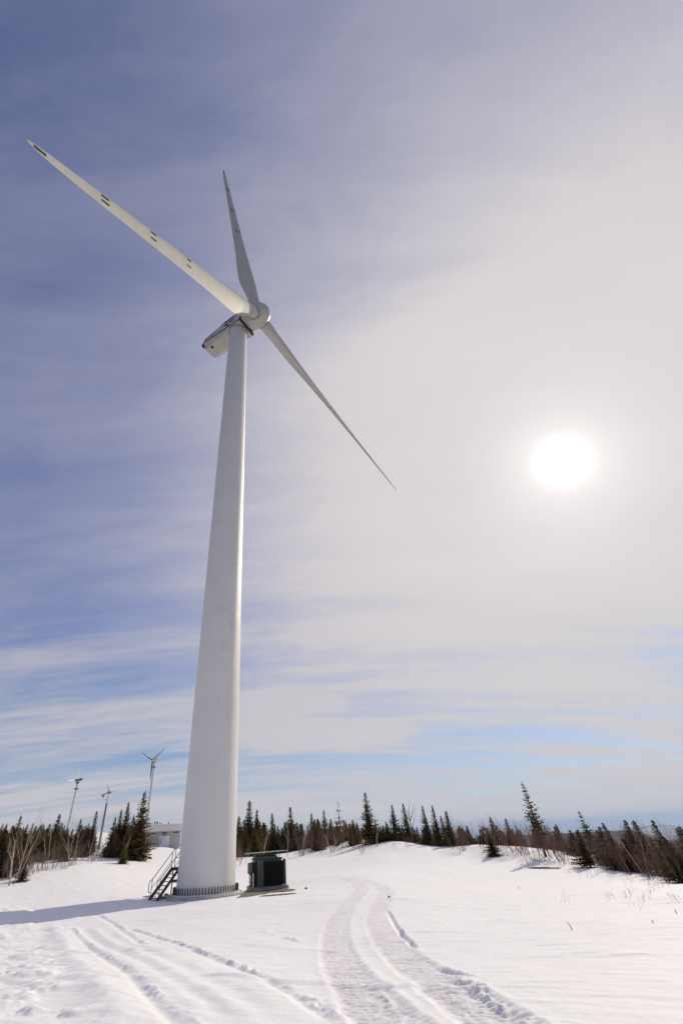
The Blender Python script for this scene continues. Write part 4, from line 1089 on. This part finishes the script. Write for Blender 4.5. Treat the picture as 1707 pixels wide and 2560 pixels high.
shrubs(10, (352, 392), (96, 110), (0.8, 1.3), SH_L, 'grey leafless shrub in front of the left end of the beige building', 'shrubs by the building')
shrubs(9, (575, 612), (62, 72), (0.6, 1.05), SH_L, 'thin leafless shrub on the snow between the tower and the transformer', 'shrubs behind the tower')

def birch(x, y, h, seed, stems, label, lean=0.0, spread=0.28, r0=0.085, group=None):
    rd = random.Random(seed); tr = MB(); cr = MB()
    for k in range(stems):
        a = rd.uniform(0, 6.28) if stems > 1 else 0
        d = Vector((math.cos(a) * spread + lean, math.sin(a) * spread, 1)).normalized()
        limb(tr, rd, Vector((math.cos(a) * 0.12, math.sin(a) * 0.12, -0.2)), d, h * 0.72 * rd.uniform(0.8, 1.05), r0 * 0.85 * rd.uniform(0.75, 1.1), 3, 0.45, 8, 5, 0.18, (3, 4), 0.55, cr)
    root = empty('birch_tree', (x, y, gz(x, y)), 0, label, 'birch tree', group)
    tr.build('trunk', M_BIRCH, root, True); cr.build('crown', M_BTWIG, root)
    return root
def birch_px(bx, by, D, h, *a, **k):
    P = at_d(bx, by, D); return birch(P[0], P[1], h, *a, **k)
birch_px(28, 2218, 46.5, 4.6, 11, 3, 'big pale birch with forking stems at the left edge of the snow', spread=0.2, r0=0.05)
birch_px(37, 2210, 47.5, 5.0, 16, 2, 'pale leaning birch growing against the right side of the bigger forked birch', lean=0.2, spread=0.2, r0=0.048)
birch_px(121, 2175, 52.5, 3.9, 12, 2, 'pale birch forking like a fan in the middle of the left wood', spread=0.3, r0=0.042)
birch_px(178, 2168, 54.5, 3.9, 13, 3, 'pale broken birch with a low sideways branch right of the fan-shaped one', spread=0.32, r0=0.042)
birch_px(224, 2160, 56.5, 4.3, 14, 2, 'pale birch with two long straight stems beside the grey mast', lean=0.05, spread=0.12, r0=0.045)
birch_px(300, 2150, 61, 3.3, 15, 2, 'slim pale birch in front of the dark clump left of the building', spread=0.3, r0=0.06)
birch_px(656, 2135, 71.5, 3.9, 21, 1, 'single-stemmed pale birch rising behind the left half of the transformer', spread=0.1, r0=0.075)
birch_px(715, 2135, 70.5, 4.0, 22, 1, 'pale birch with a spreading top rising behind the right end of the transformer', spread=0.25, r0=0.075)
birch_px(752, 2136, 70, 3.3, 23, 1, 'short pale birch just right of the transformer, leaning left', lean=-0.1, r0=0.08)
birch_px(940, 2118, 66, 2.8, 24, 1, 'thin pale birch leaning left under the tallest middle spruce', lean=-0.15, r0=0.06)
birch_px(832, 2130, 68.5, 3.0, 25, 2, 'pale thin birch inside the brown thicket left of the snow hump', lean=-0.05, r0=0.06)
birch_px(1612, 2176, 45, 3.6, 26, 2, 'pale birch leaning left in the right-hand thicket below the twin bent spruces', lean=-0.12, r0=0.055)
birch_px(1500, 2150, 52, 3.4, 27, 1, 'thin pale birch leaning left in the middle of the right-hand thicket', lean=-0.15, r0=0.05)
# dead snag on the hump
P = at_d(1036, 2110, 70); rd = random.Random(31); tr = MB()
hs = at_d(1034, 2020, 70)[2] - gz(P[0], P[1])
limb(tr, rd, Vector((0, 0, -0.2)), Vector((-0.02, 0, 1)), hs, 0.10, 1, 0.12, 8, 6, 0.0, (9, 12), 0.9)
o = tr.build('dead_tree', M_BARK, None, True); o.location = (P[0], P[1], gz(P[0], P[1])); tag(o, 'dead bare snag standing between two spruces on the snow hump crest', 'dead tree')

# --------------------------------------------- grass, twigs, plank in the snow --
def stalks(name, pxs, n, hgt, kind=None, label=None, cat=None, group=None):
    m = MB()
    for k in range(n):
        px, py = random.choice(pxs); px += random.gauss(0, 9); py += random.gauss(0, 7)
        p = ground_at(px, py); h = random.uniform(*hgt); z = gz(p[0], p[1])
        a = random.uniform(0, 6.28); l = random.uniform(0.15, 0.6) * h
        tip = (p[0] - abs(math.cos(a)) * l * random.choice([1, 1, 1, -0.4]), p[1] + math.sin(a) * l * 0.5, z + h)
        m.tube([(p[0], p[1], z - 0.05), ((p[0] + tip[0]) / 2 + 0.02, (p[1] + tip[1]) / 2, z + h * 0.55), tip], [0.006, 0.005, 0.002], 3, False)
    o = m.build(name, M_STALK); tag(o, label, cat, group, kind); return o
stalks('dry_grass', [(1405, 2250), (1415, 2255), (1540, 2238), (1565, 2245), (1580, 2235), (1605, 2250), (1620, 2240), (1575, 2228), (1600, 2262), (1640, 2225), (1680, 2245), (1700, 2255), (1525, 2242)], 90, (0.08, 0.26), 'stuff')
stalks('dry_grass', [(1430, 2177), (1450, 2180), (1480, 2186), (1520, 2195), (1575, 2203), (1620, 2210), (1660, 2214)], 120, (0.10, 0.30), 'stuff')
def twig(px0, py0, px1, py1, label):
    p = ground_at(px0, py0); D = math.hypot(*p); P1 = at_d(px1, py1, D * 1.0); m = MB()
    z = gz(p[0], p[1]); d = Vector((P1[0] - p[0], P1[1] - p[1], max(0.06, P1[2] - z)))
    m.tube([Vector((0, 0, -0.08)) - d * 0.1, d * 0.5 + Vector((0.01, 0, 0.01)), d], [0.012, 0.010, 0.006], 5)
    m.tube([d * 0.55, d * 0.8 + Vector((0.05, 0.02, 0.0))], [0.006, 0.003], 4)
    o = m.build('twig', M_DEADWOOD); o.location = (p[0], p[1], z); tag(o, label, 'twig')
twig(1431, 2326, 1415, 2304, 'bare brown twig sticking out of the open snow, nearest the camera on the right')
twig(1690, 2284, 1684, 2273, 'short bare twig sticking out of the snow close to the right edge')
twig(1632, 2308, 1627, 2300, 'tiny bare twig in the snow below the dry grass on the right')
twig(1302, 2222, 1291, 2216, 'small bent twig lying on the snow in front of the plank')
pa = ground_at(1321, 2171); pb = ground_at(1400, 2173)
ctr_ = (pa + pb) / 2; Lp = float(np.hypot(*(pb - pa))); ang_ = math.atan2(pb[1] - pa[1], pb[0] - pa[0])
m = MB(); m.box((0, 0, 0.03), (Lp, 0.22, 0.06), None, 0.008); m.box((-Lp * 0.1, 0.02, 0.075), (Lp * 0.55, 0.12, 0.03))
o = m.build('plank', M_DEADWOOD); o.location = (ctr_[0], ctr_[1], gz(*ctr_) + 0.02); o.rotation_euler = (0, R(1), ang_); tag(o, 'long dark weathered plank lying on the snow under the tall leaning spruce', 'plank')
m = MB(); m.tube([(0, 0, -0.2), (0.03, 0, 0.72)], 0.022, 6); o = m.build('stake', M_DEADWOOD); o.location = (pa[0] - 0.02, pa[1], gz(*pa)); tag(o, 'thin upright stake at the left end of the plank', 'stake')
HAZE = 4e-5
# ------------------------------------------------------------ sun and sky --
SUN_DIR = ray(1404, 1154)
SUN_EL = math.asin(SUN_DIR[2]); SUN_AZ = math.atan2(SUN_DIR[0], SUN_DIR[1])
sl = bpy.data.lights.new('sun', 'SUN'); sl.energy = 3.0; sl.angle = R(0.55); sl.color = (1.0, 0.89, 0.72)
so = bpy.data.objects.new('sun', sl); COL.objects.link(so)
so.rotation_euler = Vector(tuple(SUN_DIR)).to_track_quat('Z', 'Y').to_euler()
so.location = (30, 30, 60)
w = bpy.data.worlds.new('World'); scene.world = w; w.use_nodes = True
nt = w.node_tree; nt.nodes.clear()
def N(t, **kw):
    n = nt.nodes.new(t)
    for k_, v_ in kw.items(): setattr(n, k_, v_)
    return n
def lk(a, b_): nt.links.new(a, b_)
def mth(op, a, b_=None, c=None, clamp=False):
    n = N('ShaderNodeMath', operation=op); n.use_clamp = clamp
    for i, v_ in enumerate((a, b_, c)):
        if v_ is None: continue
        if isinstance(v_, (int, float)): n.inputs[i].default_value = v_
        else: lk(v_, n.inputs[i])
    return n.outputs[0]
def vm(op, a, b_=None):
    n = N('ShaderNodeVectorMath', operation=op)
    for i, v_ in enumerate((a, b_)):
        if v_ is None: continue
        if isinstance(v_, (tuple, list)): n.inputs[i].default_value = v_
        else: lk(v_, n.inputs[i])
    return n
def mixc(f, a, b_):
    n = N('ShaderNodeMix', data_type='RGBA')
    for s_, v_ in (('Factor', f), ('A', a), ('B', b_)):
        if isinstance(v_, (int, float)): n.inputs[s_].default_value = v_
        elif isinstance(v_, tuple): n.inputs[s_].default_value = (*v_, 1)
        else: lk(v_, n.inputs[s_])
    return n.outputs['Result']
def smap(v, a, b_, lo=0.0, hi=1.0):
    n = N('ShaderNodeMapRange', interpolation_type='SMOOTHSTEP')
    lk(v, n.inputs['Value'])
    for i, q_ in zip(('From Min', 'From Max', 'To Min', 'To Max'), (a, b_, lo, hi)): n.inputs[i].default_value = q_
    return n.outputs['Result']
tc = N('ShaderNodeTexCoord'); D_ = vm('NORMALIZE', tc.outputs['Generated']).outputs['Vector']
sep = N('ShaderNodeSeparateXYZ'); lk(D_, sep.inputs[0])
dz = sep.outputs['Z']
ct = vm('DOT_PRODUCT', D_, tuple(float(c) for c in SUN_DIR)).outputs['Value']
th = mth('ARCCOSINE', mth('MINIMUM', ct, 0.99999))                    # angle from the sun, rad
# cirrus sheet: intersect the view direction with a flat layer overhead
inv = mth('DIVIDE', 1.0, mth('ADD', mth('MAXIMUM', dz, 0.0), 0.16))
pl = vm('MULTIPLY', D_).outputs['Vector']
cmb = N('ShaderNodeCombineXYZ'); lk(mth('MULTIPLY', sep.outputs['X'], inv), cmb.inputs[0]); lk(mth('MULTIPLY', sep.outputs['Y'], inv), cmb.inputs[1])
def streak(rot, sx, sy, scale, detail, dist=0.0, rough=0.55, off=(0, 0, 0)):
    mp = N('ShaderNodeMapping'); lk(cmb.outputs[0], mp.inputs['Vector'])
    mp.inputs['Rotation'].default_value = (0, 0, R(rot)); mp.inputs['Scale'].default_value = (sx, sy, 1); mp.inputs['Location'].default_value = off
    n = N('ShaderNodeTexNoise'); n.inputs['Scale'].default_value = scale; n.inputs['Detail'].default_value = detail
    n.inputs['Distortion'].default_value = dist; n.inputs['Roughness'].default_value = rough
    lk(mp.outputs['Vector'], n.inputs['Vector']); return n.outputs['Fac']
n1 = streak(26, 0.34, 1.0, 1.35, 8, 0.7, 0.56)
n2 = streak(-4, 0.16, 1.0, 2.6, 9, 0.35, 0.58, (5.3, 0.45, 0))
n3 = streak(40, 0.45, 1.0, 4.6, 10, 0.9, 0.68, (7.7, 2.2, 0))
cl = mth('ADD', mth('MULTIPLY', n1, 0.45), mth('ADD', mth('MULTIPLY', n2, 0.40), mth('MULTIPLY', n3, 0.15)))
low = smap(dz, 0.62, 0.10)                                            # bands get crisp lower down
bands = mth('MULTIPLY', smap(cl, 0.38, 0.60), mth('ADD', 0.27, mth('MULTIPLY', low, 0.48)))
glow = mth('MULTIPLY', smap(th, R(74), R(0)), smap(dz, 0.04, 0.48, 0.15, 1.0))                                          # bright sheet of cirrus around the sun
hzn = smap(dz, 0.16, 0.0)
veil = mth('ADD', mth('MULTIPLY', glow, 0.95), mth('MULTIPLY', bands, mth('SUBTRACT', 1.0, mth('MULTIPLY', glow, 0.6))))
veil = mth('ADD', veil, mth('ADD', mth('MULTIPLY', hzn, 0.30), mth('MULTIPLY', smap(dz, 0.42, 0.16), 0.14)))
veil = mth('ADD', veil, mth('MULTIPLY', smap(th, R(80), R(125)), 0.04))
veil = mth('ADD', veil, mth('ADD', 0.12, mth('MULTIPLY', mth('MULTIPLY', smap(dz, 0.92, 0.70), smap(dz, 0.12, 0.40)), 0.20)))
veil = mth('ADD', veil, mth('MULTIPLY', mth('SUBTRACT', cl, 0.5), 0.70), clamp=True)
sky = N('ShaderNodeTexSky', sky_type='NISHITA'); sky.sun_disc = False
sky.sun_elevation = SUN_EL; sky.sun_rotation = SUN_AZ; sky.altitude = 400; sky.air_density = 1.0; sky.dust_density = 0.6; sky.ozone_density = 2.5
tint = N('ShaderNodeMix', data_type='RGBA', blend_type='MULTIPLY'); tint.inputs['Factor'].default_value = 1.0
lk(sky.outputs['Color'], tint.inputs['A']); lk(mixc(smap(dz, 0.08, 0.55), (0.50, 0.67, 0.90), (0.72, 0.79, 1.16)), tint.inputs['B'])
vcol = mixc(smap(th, R(75), R(10)), (3.7, 3.65, 4.8), (7.3, 6.9, 6.85))
# low veil is brighter and whiter
vcol = mixc(mth('MULTIPLY', smap(dz, 0.5, 0.05), 0.8), vcol, (6.0, 5.95, 6.2))
vs = N('ShaderNodeVectorMath', operation='SCALE'); lk(vcol, vs.inputs[0]); lk(mth('ADD', 0.85, mth('MULTIPLY', cl, 0.30)), vs.inputs['Scale'])
col = mixc(veil, tint.outputs['Result'], vs.outputs[0])
# the overexposed sun seen through thin cirrus: aureole falling off with angle
aur = mth('ADD', mth('MULTIPLY', mth('EXPONENT', mth('MULTIPLY', mth('POWER', mth('DIVIDE', th, R(1.9)), 2.0), -1.0)), 9.0),
          mth('ADD', mth('MULTIPLY', mth('EXPONENT', mth('DIVIDE', th, -R(3.2))), 3.4), mth('MULTIPLY', mth('EXPONENT', mth('MULTIPLY', mth('POWER', mth('DIVIDE', th, R(7.0)), 2.0), -1.0)), 1.3)))
disc = mth('MULTIPLY', smap(th, R(1.2), R(0.9)), 30.0)
aur = mth('ADD', aur, disc)
ad = N('ShaderNodeMix', data_type='RGBA', blend_type='ADD'); ad.inputs['Factor'].default_value = 1.0
ac = N('ShaderNodeVectorMath', operation='SCALE'); ac.inputs[0].default_value = (1.0, 0.98, 0.95); lk(aur, ac.inputs['Scale'])
lk(col, ad.inputs['A']); lk(ac.outputs[0], ad.inputs['B'])
bg = N('ShaderNodeBackground'); bg.inputs['Strength'].default_value = 0.1
lk(ad.outputs['Result'], bg.inputs['Color'])
out = N('ShaderNodeOutputWorld'); lk(bg.outputs[0], out.inputs['Surface'])
try: w.cycles.sampling_method = 'MANUAL'; w.cycles.sample_map_resolution = 1024
except Exception: pass
scene.view_settings.view_transform = 'Standard'; scene.view_settings.look = 'None'
scene.view_settings.exposure = 0.0; scene.view_settings.gamma = 1.0
scene.cycles.max_bounces = 8; scene.cycles.diffuse_bounces = 4

# ---------------------------------------------------------------------- haze --
hm = bpy.data.materials.new('thin_blue_haze'); hm.use_nodes = True
hn = hm.node_tree; hn.nodes.clear()
pv = hn.nodes.new('ShaderNodeVolumePrincipled'); pv.inputs['Density'].default_value = HAZE; pv.inputs['Color'].default_value = (0.36, 0.60, 1.0, 1); pv.inputs['Anisotropy'].default_value = 0.2
ho = hn.nodes.new('ShaderNodeOutputMaterial'); hn.links.new(pv.outputs['Volume'], ho.inputs['Volume'])
m = MB(); m.box((0, 0, (-445 + 135) / 2), (44000, 44000, 580)); o = m.build('haze', hm); tag(o, kind='stuff')
